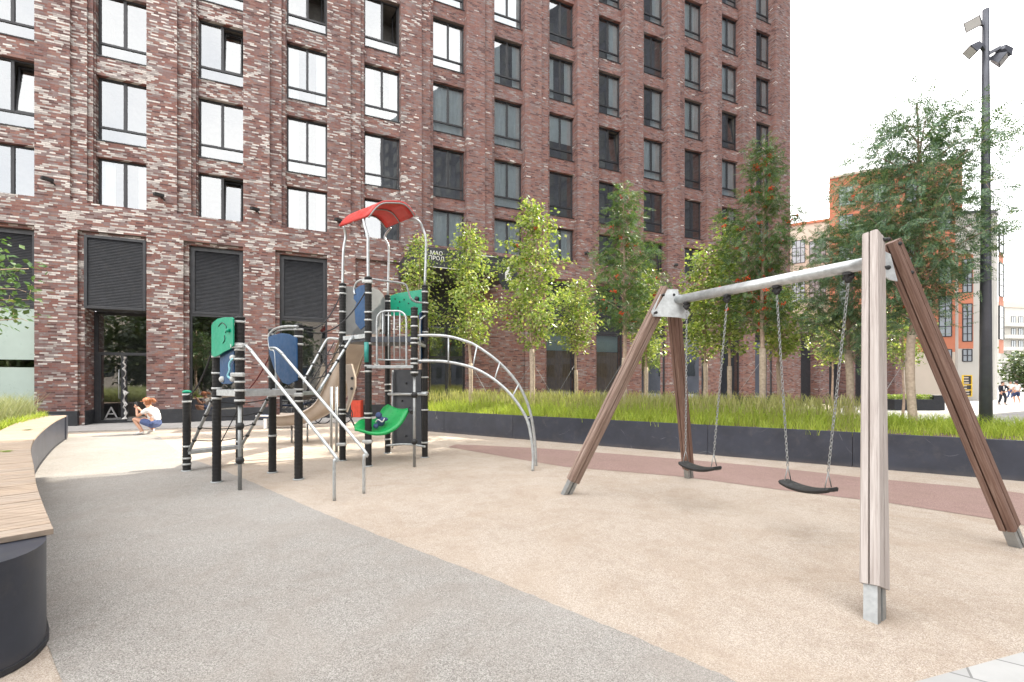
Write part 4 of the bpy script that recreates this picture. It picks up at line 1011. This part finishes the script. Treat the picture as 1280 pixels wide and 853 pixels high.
# ================================================================== lamp mast
L0 = Vector((9.7, 9.32, 0)); lm = empty('lamp_mast', L0, 'tall black lamp mast with four floodlight heads at right', 'lamp mast')
LT = TZ(12, 9.32)
m = MB(); m.tube([L0, L0+Vector((0, 0, 4)), L0+Vector((0, 0, LT-1.4)), L0+Vector((0, 0, LT))], [.108, .083, .060, .054], 18).build('pole', M['mast'], lm)
MB().tube([L0, L0+Vector((0, 0, .05))], .22, 18).build('base_plate', M['anthracite'], lm)
def flood(px, py, aim, dist=9.32):
    c = W(px, py, dist); a = Vector(aim).normalized(); x = Vector((0, 0, 1)).cross(a).normalized(); y = a.cross(x)
    mt = Matrix((x, y, a)).transposed().to_4x4(); mt.translation = c
    m = MB(); B = [(-.07, -.055, -.12), (.07, -.055, -.12), (.07, .055, -.12), (-.07, .055, -.12)]; T = [(-.13, -.10, .08), (.13, -.10, .08), (.13, .10, .08), (-.13, .10, .08)]
    vb = [m.bm.verts.new(mt @ Vector(p)) for p in B]; vt = [m.bm.verts.new(mt @ Vector(p)) for p in T]
    m.bm.faces.new(vb)
    for i in range(4): m.bm.faces.new((vb[i], vb[(i+1) % 4], vt[(i+1) % 4], vt[i]))
    m.bm.faces.new(vt[::-1])
    pole = Vector((L0.x, L0.y, c.z-.05)); back = mt @ Vector((0, 0, -.14)); m.bar(pole, back, .06, .06)
    o = m.build('floodlight', M['mast'], lm)
    MB().quad(*[mt @ Vector((p[0]*.88, p[1]*.85, .084)) for p in T]).build('lens', M['lens'], o)
flood(1218, 29, (-.75, -.35, -.55)); flood(1217, 62, (-.7, .2, -.6)); flood(1249, 74, (.45, -.55, -.6)); flood(1253, 66, (.75, .4, -.4))
# ================================================================== buildings behind
def win_on(parent, a, b, x0, x1, y0, y1, off=-.05, cols=2, rows=3, mat='anthracite', name='window'):
    A, B = Vector((*a, 0)), Vector((*b, 0)); d = (B-A).normalized(); n = Vector((-d.y, d.x, 0)); 
    if n.y > 0: n = -n
    p, q_ = PL(x0, y1, A, B), PL(x1, y0, A, B); w = (q_-p).dot(d); h = q_.z-p.z; p = Vector((p.x, p.y, p.z))+n*.02
    def bx(m, u0, u1, z0, z1, t): m.prism([p+d*u0+Vector((0, 0, z0)), p+d*u1+Vector((0, 0, z0)), p+d*u1+Vector((0, 0, z1)), p+d*u0+Vector((0, 0, z1))], n*t)
    m = MB(); f = .07
    for i in range(cols+1): bx(m, w*i/cols-f/2, w*i/cols+f/2, 0, h, .12)
    for j in range(rows+1): bx(m, 0, w, h*j/rows-f/2, h*j/rows+f/2, .1)
    o = m.build(name, M[mat], parent)
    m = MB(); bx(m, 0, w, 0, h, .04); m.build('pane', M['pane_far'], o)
t_ = NT('pale_pane'); t_.bsdf((.30, .33, .36), .06, 0, None, .9); M['pane_far'] = t_.m  # pale base colour stands in for sky reflected in the distant panes
def walls(name, pts, z0, z1, mat, parent, close=True, roof=True):
    m = MB(); n = len(pts)
    for i in range(n if close else n-1):
        a, b = pts[i], pts[(i+1) % n]; m.quad((*a, z0), (*b, z0), (*b, z1), (*a, z1))
    if roof: m.quad(*[(*p, z1) for p in pts])
    return m.build(name, M[mat], parent)
ob = empty('orange_building', (37, 44, -.3), 'orange rendered building with cream base and tall gridded windows behind the lamp mast', 'building')
fo = [(32.2, 46.2), (34.4, 44.8), (37.6, 43.4), (41.85, 42.3)]
walls('wall', fo+[(44, 56), (41, 58)], 4.15, 21.9, 'orange_wall', ob)
walls('base_wall', fo+[(44, 56), (41, 58)], -.3, 4.14, 'cream_wall', ob, roof=False)
m = MB()
for a, b in zip(fo, fo[1:]): m.bar((*a, 22.0), (*b, 22.0), .35, .22)
m.bar((41.85, 42.3, 22), (44, 56, 22), .35, .22); m.build('parapet', M['cream_wall'], ob)
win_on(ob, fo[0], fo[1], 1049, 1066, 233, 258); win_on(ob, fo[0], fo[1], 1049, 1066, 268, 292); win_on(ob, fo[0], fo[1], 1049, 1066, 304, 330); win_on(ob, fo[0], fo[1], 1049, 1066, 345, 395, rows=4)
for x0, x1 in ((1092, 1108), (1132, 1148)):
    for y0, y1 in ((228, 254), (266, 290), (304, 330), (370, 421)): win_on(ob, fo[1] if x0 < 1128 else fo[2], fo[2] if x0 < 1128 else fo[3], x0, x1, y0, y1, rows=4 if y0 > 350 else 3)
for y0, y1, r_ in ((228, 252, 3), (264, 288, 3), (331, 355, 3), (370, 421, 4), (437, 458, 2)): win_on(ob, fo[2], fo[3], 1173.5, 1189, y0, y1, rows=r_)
m = MB()
for a, b in (((44.0, 42.0), (44, 42)),): pass
m.bm.free()
wb = empty('white_building', (43, 42, -.3), 'white round ended building with slim windows at the right end of the orange one', 'building')
fw = [(41.3, 42.15), (43.1, 41.6), (44.2, 41.7), (45.0, 42.2), (45.6, 43.2), (45.9, 45), (46, 54), (42.1, 56)]
walls('wall', fw, -.3, 16.9, 'white_wall', wb)
m = MB()
for a, b in zip(fw[:6], fw[1:7]): m.bar((*a, 16.95), (*b, 16.95), .2, .25)
m.build('parapet', M['anthracite'], wb)
def patch(parent, a, b, x0, x1, y0, y1, mat, name):
    A, B = Vector((*a, 0)), Vector((*b, 0)); d = (B-A).normalized(); n = Vector((-d.y, d.x, 0)); n = -n if n.y > 0 else n
    MB().prism([PL(x, y, A, B)+n*.01 for x, y in ((x0, y1), (x1, y1), (x1, y0), (x0, y0))], n*.03).build(name, M[mat], parent)
patch(wb, fw[0], fw[1], 1198, 1216.5, 318, 436, 'orange_wall', 'orange_strip')
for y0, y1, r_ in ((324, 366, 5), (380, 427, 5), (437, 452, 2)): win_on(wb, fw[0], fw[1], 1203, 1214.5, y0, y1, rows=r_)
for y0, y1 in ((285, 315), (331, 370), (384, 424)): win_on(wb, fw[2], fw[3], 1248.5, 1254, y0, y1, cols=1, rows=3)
for y0, y1 in ((316, 330), (371, 383), (425, 442)): patch(wb, fw[2], fw[3], 1248.5, 1254, y0, y1, 'orange_wall', 'orange_strip')
cb = empty('cream_building', (39, 60, -.3), 'cream building with wide grid windows between the brick tower and the orange building', 'building')
fc = [(35.5, 63), (43.5, 58.5), (52, 70), (46, 75)]
walls('wall', fc, -.3, 22.4, 'cream_wall', cb)
m = MB(); m.bar((35.5, 63, 22.5), (43.5, 58.5, 22.5), .4, .3).build('parapet', M['orange_wall'], cb)
for y0, y1 in ((300, 330), (345, 378), (395, 425), (440, 470)):
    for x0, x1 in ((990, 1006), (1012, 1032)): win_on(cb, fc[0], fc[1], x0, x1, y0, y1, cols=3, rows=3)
ab = empty('apartment_block', (130, 110, -.3), 'distant white apartment block with balconies at the far right edge', 'building')
fa = [(118, 110), (150, 116), (150, 130), (118, 130)]
walls('wall', fa, -.3, 20.6, 'white_wall', ab)
MB().bar((118, 109.9, 19.9), (150, 115.9, 19.9), .3, 1.6).build('cornice', M['cream_wall'], ab)
for j in range(5):
    for i in range(4):
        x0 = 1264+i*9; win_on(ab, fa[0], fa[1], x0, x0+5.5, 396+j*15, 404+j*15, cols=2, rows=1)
    MB().bar((118, 109.2, 3.2+j*2.9), (150, 115.2, 3.2+j*2.9), 1.3, .9).build('balcony', M['white_wall'], ab)
tree('leafy_tree', 'dark green street tree under the distant white apartment block', 80, 71, -.3, 6.2, 1.0, 3.0, 'egg', 2500, 'broad', 'far_leaf', seed=50, trunk_r=.15, size=4, spread=.5)
tree('leafy_tree', 'second dark green street tree at the far right edge', 86, 74, -.3, 5.6, .8, 3.0, 'egg', 2500, 'broad', 'far_leaf', seed=51, trunk_r=.15, size=4, spread=.5)
# block out of frame to the right: mirrored in the dark windows, shades the playground
tb = empty('tower_block', (50, -5, -.3), 'tall grey tower block beyond the right edge, mirrored in the darker windows', 'building')
walls('wall', [(42.9, 33.7), (60, 28), (60, -60), (42.9, -60)], -.3, 62, 'distant', tb)
m = MB()
for j in range(19):
    for i in range(28):
        y = -58+i*3.2; m.quad((42.86, y, 2+j*3.1), (42.86, y+1.7, 2+j*3.1), (42.86, y+1.7, 4+j*3.1), (42.86, y, 4+j*3.1))
tag(m.build('window', M['distant_pane'], tb), kind='stuff')
bb = empty('long_building', (0, -48, 0), 'long cream building behind the camera, mirrored in the storefront glass', 'building')
walls('wall', [(-60, -45), (34, -47), (34, -60), (-60, -60)], -.3, 13, 'cream_wall', bb)
m = MB()
for j in range(3):
    for i in range(26): m.quad((-58+i*3.5, -44.95-.0213*(i*3.5+2), 2+j*3.6), (-56.2+i*3.5, -44.95-.0213*(i*3.5+3.8), 2+j*3.6), (-56.2+i*3.5, -44.95-.0213*(i*3.5+3.8), 4.2+j*3.6), (-58+i*3.5, -44.95-.0213*(i*3.5+2), 4.2+j*3.6))
tag(m.build('window', M['distant_pane'], bb), kind='stuff')
# small plaza planter with hedge, notice rack
hp = empty('hedge_planter', (24.7, 27.9, -.3), 'small black plaza planter with a bright clipped hedge behind the right trees', 'planter')
MB().box((23.2, 27.6, -.3), (25.6, 28.6, .36)).box((25.6, 27.6, -.3), (26.25, 28.6, .62)).build('box', M['anthracite'], hp, bevel=.01)
nl = 2600; p = np.stack([RNG.uniform(23.25, 25.55, nl), RNG.uniform(27.65, 28.55, nl), RNG.uniform(.34, .6, nl)], 1); d = unit(RNG.normal(0, 1, (nl, 3))+np.array([0, 0, .6])); nr = unit(np.cross(d, RNG.normal(0, 1, (nl, 3)))); l = RNG.uniform(.06, .12, nl)
pydata('hedge', leaf_quads(p, d, nr, l, l*.6), quads(nl), M['lime'], hp)
nb_ = empty('notice_rack', (40, 40.6, -.3), 'yellow framed notice rack standing at the foot of the orange building', 'notice rack')
a, b = W(1203.5, 496, 40.6), W(1215.5, 469, 40.6); yz = 40.6
m = MB(); m.box((a.x, yz, a.z), (a.x+.09, yz+.1, b.z)).box((b.x-.09, yz, a.z), (b.x, yz+.1, b.z))
for t in (0, .3, .55, 1): z = a.z+(b.z-a.z-.08)*t; m.box((a.x+.09, yz, z), (b.x-.09, yz+.1, z+.08))
m.build('frame', M['yellow'], nb_)
MB().box((a.x+.09, yz+.05, a.z), (b.x-.09, yz+.08, b.z)).build('board', M['anthracite'], nb_)
m = MB(); rk = random.Random(2)
for j in range(7): z = a.z+.2+j*.24; MB().box((a.x+.14, yz+.04, z), (a.x+.14+rk.uniform(.25, .5), yz+.052, z+.10)).build('paper', M['cream_wall'], nb_)
m.bm.free()
# red litter bin by the wall
rb_p = G(446.5, 522.5); rb = empty('litter_bin', rb_p, 'red slatted litter bin standing by the brick wall behind the tower', 'litter bin')
w_ = .19; hb_ = .72
m = MB()
for i in range(6):
    m.box((rb_p.x-w_+i*w_/3+.006, rb_p.y-.17, .04), (rb_p.x-w_+(i+1)*w_/3-.006, rb_p.y-.14, hb_)); m.box((rb_p.x-w_+i*w_/3+.006, rb_p.y+.14, .04), (rb_p.x-w_+(i+1)*w_/3-.006, rb_p.y+.17, hb_))
for i in range(5):
    for s_ in (-1, 1): m.box((rb_p.x+s_*w_-.012, rb_p.y-.13+i*.055, .04), (rb_p.x+s_*w_+.012, rb_p.y-.13+i*.055+.045, hb_))
m.build('slats', M['orange_red'], rb); MB().box((rb_p.x-w_+.02, rb_p.y-.13, .0), (rb_p.x+w_-.02, rb_p.y+.13, hb_-.03)).build('liner', M['anthracite'], rb)
# bicycles by the wall and a low play board
def bicycle(label, x, y, ang, fm):
    r = empty('bicycle', (x, y, 0), label, 'bicycle', 'bicycles by the wall', rz=ang); R_ = .31
    for s_ in (-.5, .5):
        pts = [(s_+R_*math.cos(t), 0, R_+R_*math.sin(t)) for t in [2*math.pi*k/24 for k in range(24)]]
        wv_ = MB().tube(pts, .018, 6, closed=True).build('wheel', M['black'], r, local=True); m = MB()
        for k in range(8): m.tube([(s_, 0, R_), (s_+R_*math.cos(k*.785), 0, R_+R_*math.sin(k*.785))], .003, 4)
        m.build('spokes', M['steel_dull'], wv_, local=True)
    a, b, c, d = (-.5, 0, .31), (-.05, 0, .29), (-.2, 0, .78), (.36, 0, .80)
    m = MB()
    for p, q_ in ((a, b), (b, c), (a, c), (c, d), (b, d), ((.5, 0, .31), (.35, 0, .88)), (c, (-.22, 0, .88))): m.tube([p, q_], .018, 6)
    m.build('frame', M[fm], r, local=True)
    MB().ball((-.23, 0, .91), .1, 8, 6, (1.3, .7, .4)).build('saddle', M['black'], r, local=True)
    MB().tube([(.38, -.27, .95), (.35, -.1, .92), (.35, .1, .92), (.38, .27, .95)], .014, 6).build('handlebar', M['steel_dull'], r, local=True)
    return r
bicycle('dark bicycle by the wall behind the slide, its front wheel to the left', -7.15, 15.9, R(200), 'anthracite')
bicycle('bicycle with a maroon frame by the wall behind the slide', -6.5, 16.1, R(18), 'rope_red')
pb_ = empty('play_board', (-7.2, 14.4, 0), 'low blue and white curved play board lying behind the slide end', 'play board')
rows = []
for i in range(13):
    t = i/12; x = -8.1+1.9*t; z = .34+.22*t+.06*math.cos(t*6); y = 14.5+.4*t
    rows.append([(x, y+v*.22*math.sin(math.pi*(.12+.8*t)), z-.03*v*v) for v in (-1, -.6, 0, .6, 1)])
MB().grid(rows).build('board', M['denim'], pb_, solid=.06)
MB().tube([(r_[0][0], r_[0][1]-.02, r_[0][2]+.03) for r_ in rows], .03, 8).build('edge_trim', M['white'], pb_)
for x, y, h in ((-7.8, 14.5, .32), (-6.6, 14.8, .5)): MB().box((x-.05, y-.12, 0), (x+.05, y+.12, h)).build('leg', M['white'], pb_)
# ================================================================== people
def skin(name, verts, edges, mat, parent, root_i=0, sub=1):
    me = bpy.data.meshes.new(name); inv = rootmat(parent).inverted()
    me.from_pydata([tuple(v[0]) for v in verts], edges, []); me.materials.append(mat)
    o = bpy.data.objects.new(name, me); COL.objects.link(o); o.parent = parent
    bm = bmesh.new(); bm.from_mesh(me); ly = bm.verts.layers.skin.verify(); bm.verts.ensure_lookup_table()
    for i, v in enumerate(bm.verts):
        r = verts[i][1]; v[ly].radius = r if hasattr(r, '__len__') else (r, r); v[ly].use_root = (i == root_i)
    bm.to_mesh(me); bm.free()
    o.modifiers.new('skin', 'SKIN'); m = o.modifiers.new('sub', 'SUBSURF'); m.levels = m.render_levels = sub
    return o
def chainset(J, chains):
    idx = {}; V = []; E = []
    for ch in chains:
        for a, b in zip(ch, ch[1:]):
            for k in (a, b):
                if k not in idx: idx[k] = len(V); V.append((Vector(J[k][0]), J[k][1]))
            E.append((idx[a], idx[b]))
    return V, E
def hand(J, chains, side, wr, dirv, palm_n):
    d = Vector(dirv).normalized(); n = Vector(palm_n).normalized(); s_ = d.cross(n); w0 = Vector(J[wr][0])
    J['pm'+side] = (w0+d*.05, .026)
    chains.append([wr, 'pm'+side])
    for i, (o, l) in enumerate(((-.03, .062), (-.010, .072), (.011, .066), (.030, .052))):
        J[f'f{side}{i}a'] = (w0+d*.095+s_*o, .0095); J[f'f{side}{i}b'] = (w0+d*(.095+l*.5)+s_*o*1.1+n*.008, .0085); J[f'f{side}{i}c'] = (w0+d*(.095+l*.8)+s_*o*1.1+n*.03, .007)
        chains.append(['pm'+side, f'f{side}{i}a', f'f{side}{i}b', f'f{side}{i}c'])
    J[f't{side}a'] = (w0+d*.04-s_*.045+n*.01, .010); J[f't{side}b'] = (w0+d*.08-s_*.055+n*.03, .008); chains.append(['pm'+side, f't{side}a', f't{side}b'])
def person(label, loc, rz, J, shirt, sleeve, bottom, leg_to, hair, shoes='white', jacket=None, cap=None, skinmat='skin', group=None, pony=False):
    root = empty('person', loc, label, 'person', group); Rz = Matrix.Rotation(rz, 4, 'Z')
    J = {k: (Vector(v[0]), v[1]) for k, v in J.items()}
    ch = [['pel', 'spi', 'che', 'nec', 'hea', 'top'], ['hea', 'nose']]
    for s_ in 'LR': ch += [['che', 'sh'+s_, 'el'+s_, 'wr'+s_], ['pel', 'hi'+s_, 'kn'+s_, 'an'+s_, 'to'+s_]]
    for s_ in 'LR':
        dv = (J['wr'+s_][0]-J['el'+s_][0]).normalized(); hand(J, ch, s_, 'wr'+s_, dv, (1, .2 if s_ == 'L' else -.2, .1) if abs(dv.x) < .8 else (0, 0, 1))
    def put(V): return [((Vector(loc)*0+(Rz @ v)), r) for v, r in V]
    def mk(name, J_, chains, mat, sub=1):
        V, E = chainset(J_, chains); return skin(name, put(V), E, mat, root, 0, sub)
    mk('body', J, ch, M[skinmat], 1)
    g = lambda k, a: (J[k][0], (J[k][1] if not hasattr(J[k][1], '__len__') else J[k][1][0])+a)
    T = {k: g(k, .034) for k in ('pel', 'spi', 'che')}
    T['col'] = (J['che'][0].lerp(J['nec'][0], .55), .075)
    c = [['pel', 'spi', 'che', 'col']]
    for s_ in 'LR':
        T['sh'+s_] = g('sh'+s_, .018); T['sl'+s_] = (J['sh'+s_][0].lerp(J['el'+s_][0], min(1, sleeve)), J['el'+s_][1]+.024); c.append(['che', 'sh'+s_, 'sl'+s_])
        if sleeve > 1: T['el'+s_] = g('el'+s_, .02); T['cu'+s_] = (J['el'+s_][0].lerp(J['wr'+s_][0], sleeve-1), J['wr'+s_][1]+.016); c[-1] = ['che', 'sh'+s_, 'el'+s_, 'cu'+s_]
    mk('jacket' if jacket else 'shirt', T, c, M[jacket or shirt])
    if jacket:
        f = J['che'][0]+Vector((.12, 0, 0)); MB().ball(Rz @ (f-Vector((.02, 0, .1))), .09, 8, 8, (.5, .55, 1.9)).build('shirt_front', M[shirt], root, local=True)
    T = {'pel': g('pel', .045), 'wai': (J['pel'][0].lerp(J['spi'][0], .4), J['pel'][1]+.036)}; c = [['pel', 'wai']]
    for s_ in 'LR':
        T['hi'+s_] = g('hi'+s_, .034)
        if leg_to <= 1: T['kn'+s_] = (J['hi'+s_][0].lerp(J['kn'+s_][0], leg_to), J['kn'+s_][1]+.035); c.append(['pel', 'hi'+s_, 'kn'+s_])
        else: T['kn'+s_] = g('kn'+s_, .02); T['an'+s_] = (J['kn'+s_][0].lerp(J['an'+s_][0], leg_to-1), J['an'+s_][1]+.03); c.append(['pel', 'hi'+s_, 'kn'+s_, 'an'+s_])
    mk('shorts' if leg_to <= 1 else 'trousers', T, c, M[bottom])
    for s_ in 'LR':
        a, t_ = J['an'+s_][0], J['to'+s_][0]; d = (t_-a).normalized()
        mk('shoe', {'h': (a-d*.03-Vector((0, 0, .025)), .042), 'm': (a.lerp(t_, .6), .042), 't': (t_+d*.02, .034)}, [['h', 'm', 't']], M[shoes])
    hd, tp = J['hea'][0], J['top'][0]; fw_ = (J['nose'][0]-hd).normalized(); upv = (tp-hd).normalized()
    h = MB(); h.ball(Rz @ (hd+upv*.05-fw_*.025), .098, 12, 9, (1.05, .95, 1.0)); h.ball(Rz @ (hd-fw_*.06-upv*.03), .075, 10, 7)
    if pony: h.ball(Rz @ (hd-fw_*.15+upv*.06), .06, 10, 7, (1.3, .8, .9)); h.ball(Rz @ (hd-fw_*.22+upv*.01), .045, 8, 6, (1.3, .8, 1.2))
    h.build('hair', M[hair], root, local=True)
    for s_ in (-1, 1):
        sv = fw_.cross(upv)*s_; MB().ball(Rz @ (hd+fw_*.075+sv*.034+upv*.02), .011, 6, 5).build('eye', M['black'], root, local=True)
        MB().ball(Rz @ (hd+sv*.085), .022, 6, 5, (.8, .5, 1.2)).build('ear', M[skinmat], root, local=True)
    if cap:
        k = MB(); k.ball(Rz @ (hd+upv*.075), .104, 12, 8, (1.05, .97, .75)); k.ball(Rz @ (hd+upv*.055+fw_*.11), .08, 10, 5, (1, .9, .12)); k.build('cap', M[cap], root, local=True)
    return root
JC = dict(pel=((-.24, 0, .34), .125), spi=((-.22, 0, .48), .115), che=((-.12, 0, .68), .12), nec=((-.04, 0, .80), .045), hea=((.02, 0, .90), .078), top=((0, 0, .98), .07), nose=((.115, 0, .885), .014),
    shL=((-.10, .15, .70), .055), elL=((.14, .17, .52), .042), wrL=((.26, .05, .72), .028), shR=((-.10, -.15, .70), .055), elR=((.12, -.18, .50), .042), wrR=((.25, -.04, .70), .028),
    hiL=((-.20, .10, .30), .092), knL=((.30, .12, .46), .062), anL=((.02, .13, .09), .042), toL=((.20, .15, .035), .032), hiR=((-.20, -.10, .30), .092), knR=((.27, -.14, .44), .062), anR=((-.08, -.13, .12), .042), toR=((.08, -.14, .035), .032))
pc = G(184, 543); pc.z = 0
person('crouching person in white T-shirt and blue shorts holding up a phone', pc, math.pi, JC, 'shirt', .55, 'denim', .62, 'hair', cap='peach', pony=True)
ph = pc+Vector((-.30, .0, .83)); po = empty('phone', ph, 'dark phone held up by the crouching person', 'phone')
MB().bar(ph+Vector((.0, 0, -.05)), ph+Vector((-.05, 0, .09)), .075, .010, (0, 1, 0)).build('case', M['anthracite'], po, bevel=.003)
def walk(st, arm=1, bent=False):
    J = dict(pel=((0, 0, .92), .125), spi=((.01, 0, 1.08), .12), che=((.02, 0, 1.32), .13), nec=((.03, 0, 1.48), .05), hea=((.05, 0, 1.60), .08), top=((.04, 0, 1.69), .07), nose=((.145, 0, 1.585), .014))
    for s_, y in (('L', 1), ('R', -1)):
        f = st*y
        J['sh'+s_] = ((.01, .18*y, 1.40), .058)
        if bent and s_ == 'L': J['el'+s_] = ((-.02, .40*y, 1.18), .042); J['wr'+s_] = ((.10, .20*y, 1.02), .03)
        else: J['el'+s_] = ((-.12*f*arm, .24*y, 1.12), .042); J['wr'+s_] = ((.10-.2*f*arm, .24*y, .88), .03)
        J['hi'+s_] = ((0, .10*y, .86), .095); J['kn'+s_] = ((.06+.18*f, .10*y, .48), .06); J['an'+s_] = ((-.06+.30*f, .10*y, .085), .042); J['to'+s_] = ((.12+.30*f, .11*y, .035), .03)
    return J
GP = 'people walking on the plaza'
person('person in dark suit and white shirt walking, arm bent at the hip', W(1253, 506, 34), R(-100), walk(.45, bent=True), 'shirt', 1.85, 'suit', 1.9, 'dark_hair', shoes='black', jacket='suit', group=GP)
person('person in white T-shirt and dark shorts with cap walking at the right edge', W(1271, 504.5, 34.8), R(80), walk(.3, .5), 'shirt', .6, 'navy', .9, 'dark_hair', cap='suit', group=GP)
person('distant person between the other two walkers, pale clothes', W(1262.5, 499, 44), R(-95), walk(.3), 'shirt', .6, 'denim', 1.9, 'dark_hair', group=GP)
# ================================================================== camera, light, sky
SUN = Vector((.882, .471, 0)); EL = R(42)
cam = bpy.data.cameras.new('Camera'); co = bpy.data.objects.new('Camera', cam); COL.objects.link(co)
co.location = (0, 0, EYE); co.rotation_euler = (R(90), 0, 0)
cam.sensor_width = 36; cam.lens = F/1280*36; cam.shift_y = (HY-426.5)/1280; cam.clip_end = 2000; cam.clip_start = .05
S.camera = co
sl = bpy.data.lights.new('Sun', 'SUN'); so = bpy.data.objects.new('Sun', sl); COL.objects.link(so)
sl.energy = 2.3; sl.angle = R(.6); sl.color = (1, .93, .80)
sd = Vector((SUN.x*math.cos(EL), SUN.y*math.cos(EL), math.sin(EL)))
so.rotation_euler = sd.to_track_quat('Z', 'Y').to_euler(); so.location = sd*100
wd = bpy.data.worlds.new('World'); S.world = wd; wd.use_nodes = True; nt = wd.node_tree; nt.nodes.clear()
N = nt.nodes.new; Lk = nt.links.new
out = N('ShaderNodeOutputWorld'); bgs = N('ShaderNodeBackground'); bgc = N('ShaderNodeBackground'); mx = N('ShaderNodeMixShader')
sky = N('ShaderNodeTexSky'); sky.sky_type = 'NISHITA'; sky.sun_disc = False; sky.sun_elevation = EL; sky.sun_rotation = math.atan2(SUN.x, SUN.y)
sky.dust_density = 2.0
bgs.inputs[1].default_value = .12; Lk(sky.outputs[0], bgs.inputs[0])
tc = N('ShaderNodeTexCoord'); nz = N('ShaderNodeTexNoise'); nz.inputs['Scale'].default_value = 2.2; nz.inputs['Detail'].default_value = 7; nz.inputs['Roughness'].default_value = .6
Lk(tc.outputs['Generated'], nz.inputs['Vector']); rp = N('ShaderNodeValToRGB'); rp.color_ramp.elements[0].position = .3; rp.color_ramp.elements[0].color = (.62, .62, .62, 1); rp.color_ramp.elements[1].position = .55; rp.color_ramp.elements[1].color = (1, 1, 1, 1)
Lk(nz.outputs[0], rp.inputs[0]); Lk(rp.outputs[0], mx.inputs[0])
bgc.inputs[0].default_value = (1, .985, .965, 1); bgc.inputs[1].default_value = .85
Lk(bgs.outputs[0], mx.inputs[1]); Lk(bgc.outputs[0], mx.inputs[2]); Lk(mx.outputs[0], out.inputs[0])
vs = S.view_settings; vs.view_transform = 'Standard'; vs.look = 'None'; vs.gamma = 1; vs.use_curve_mapping = False; vs.exposure = 2.2
S.render.engine = 'CYCLES'
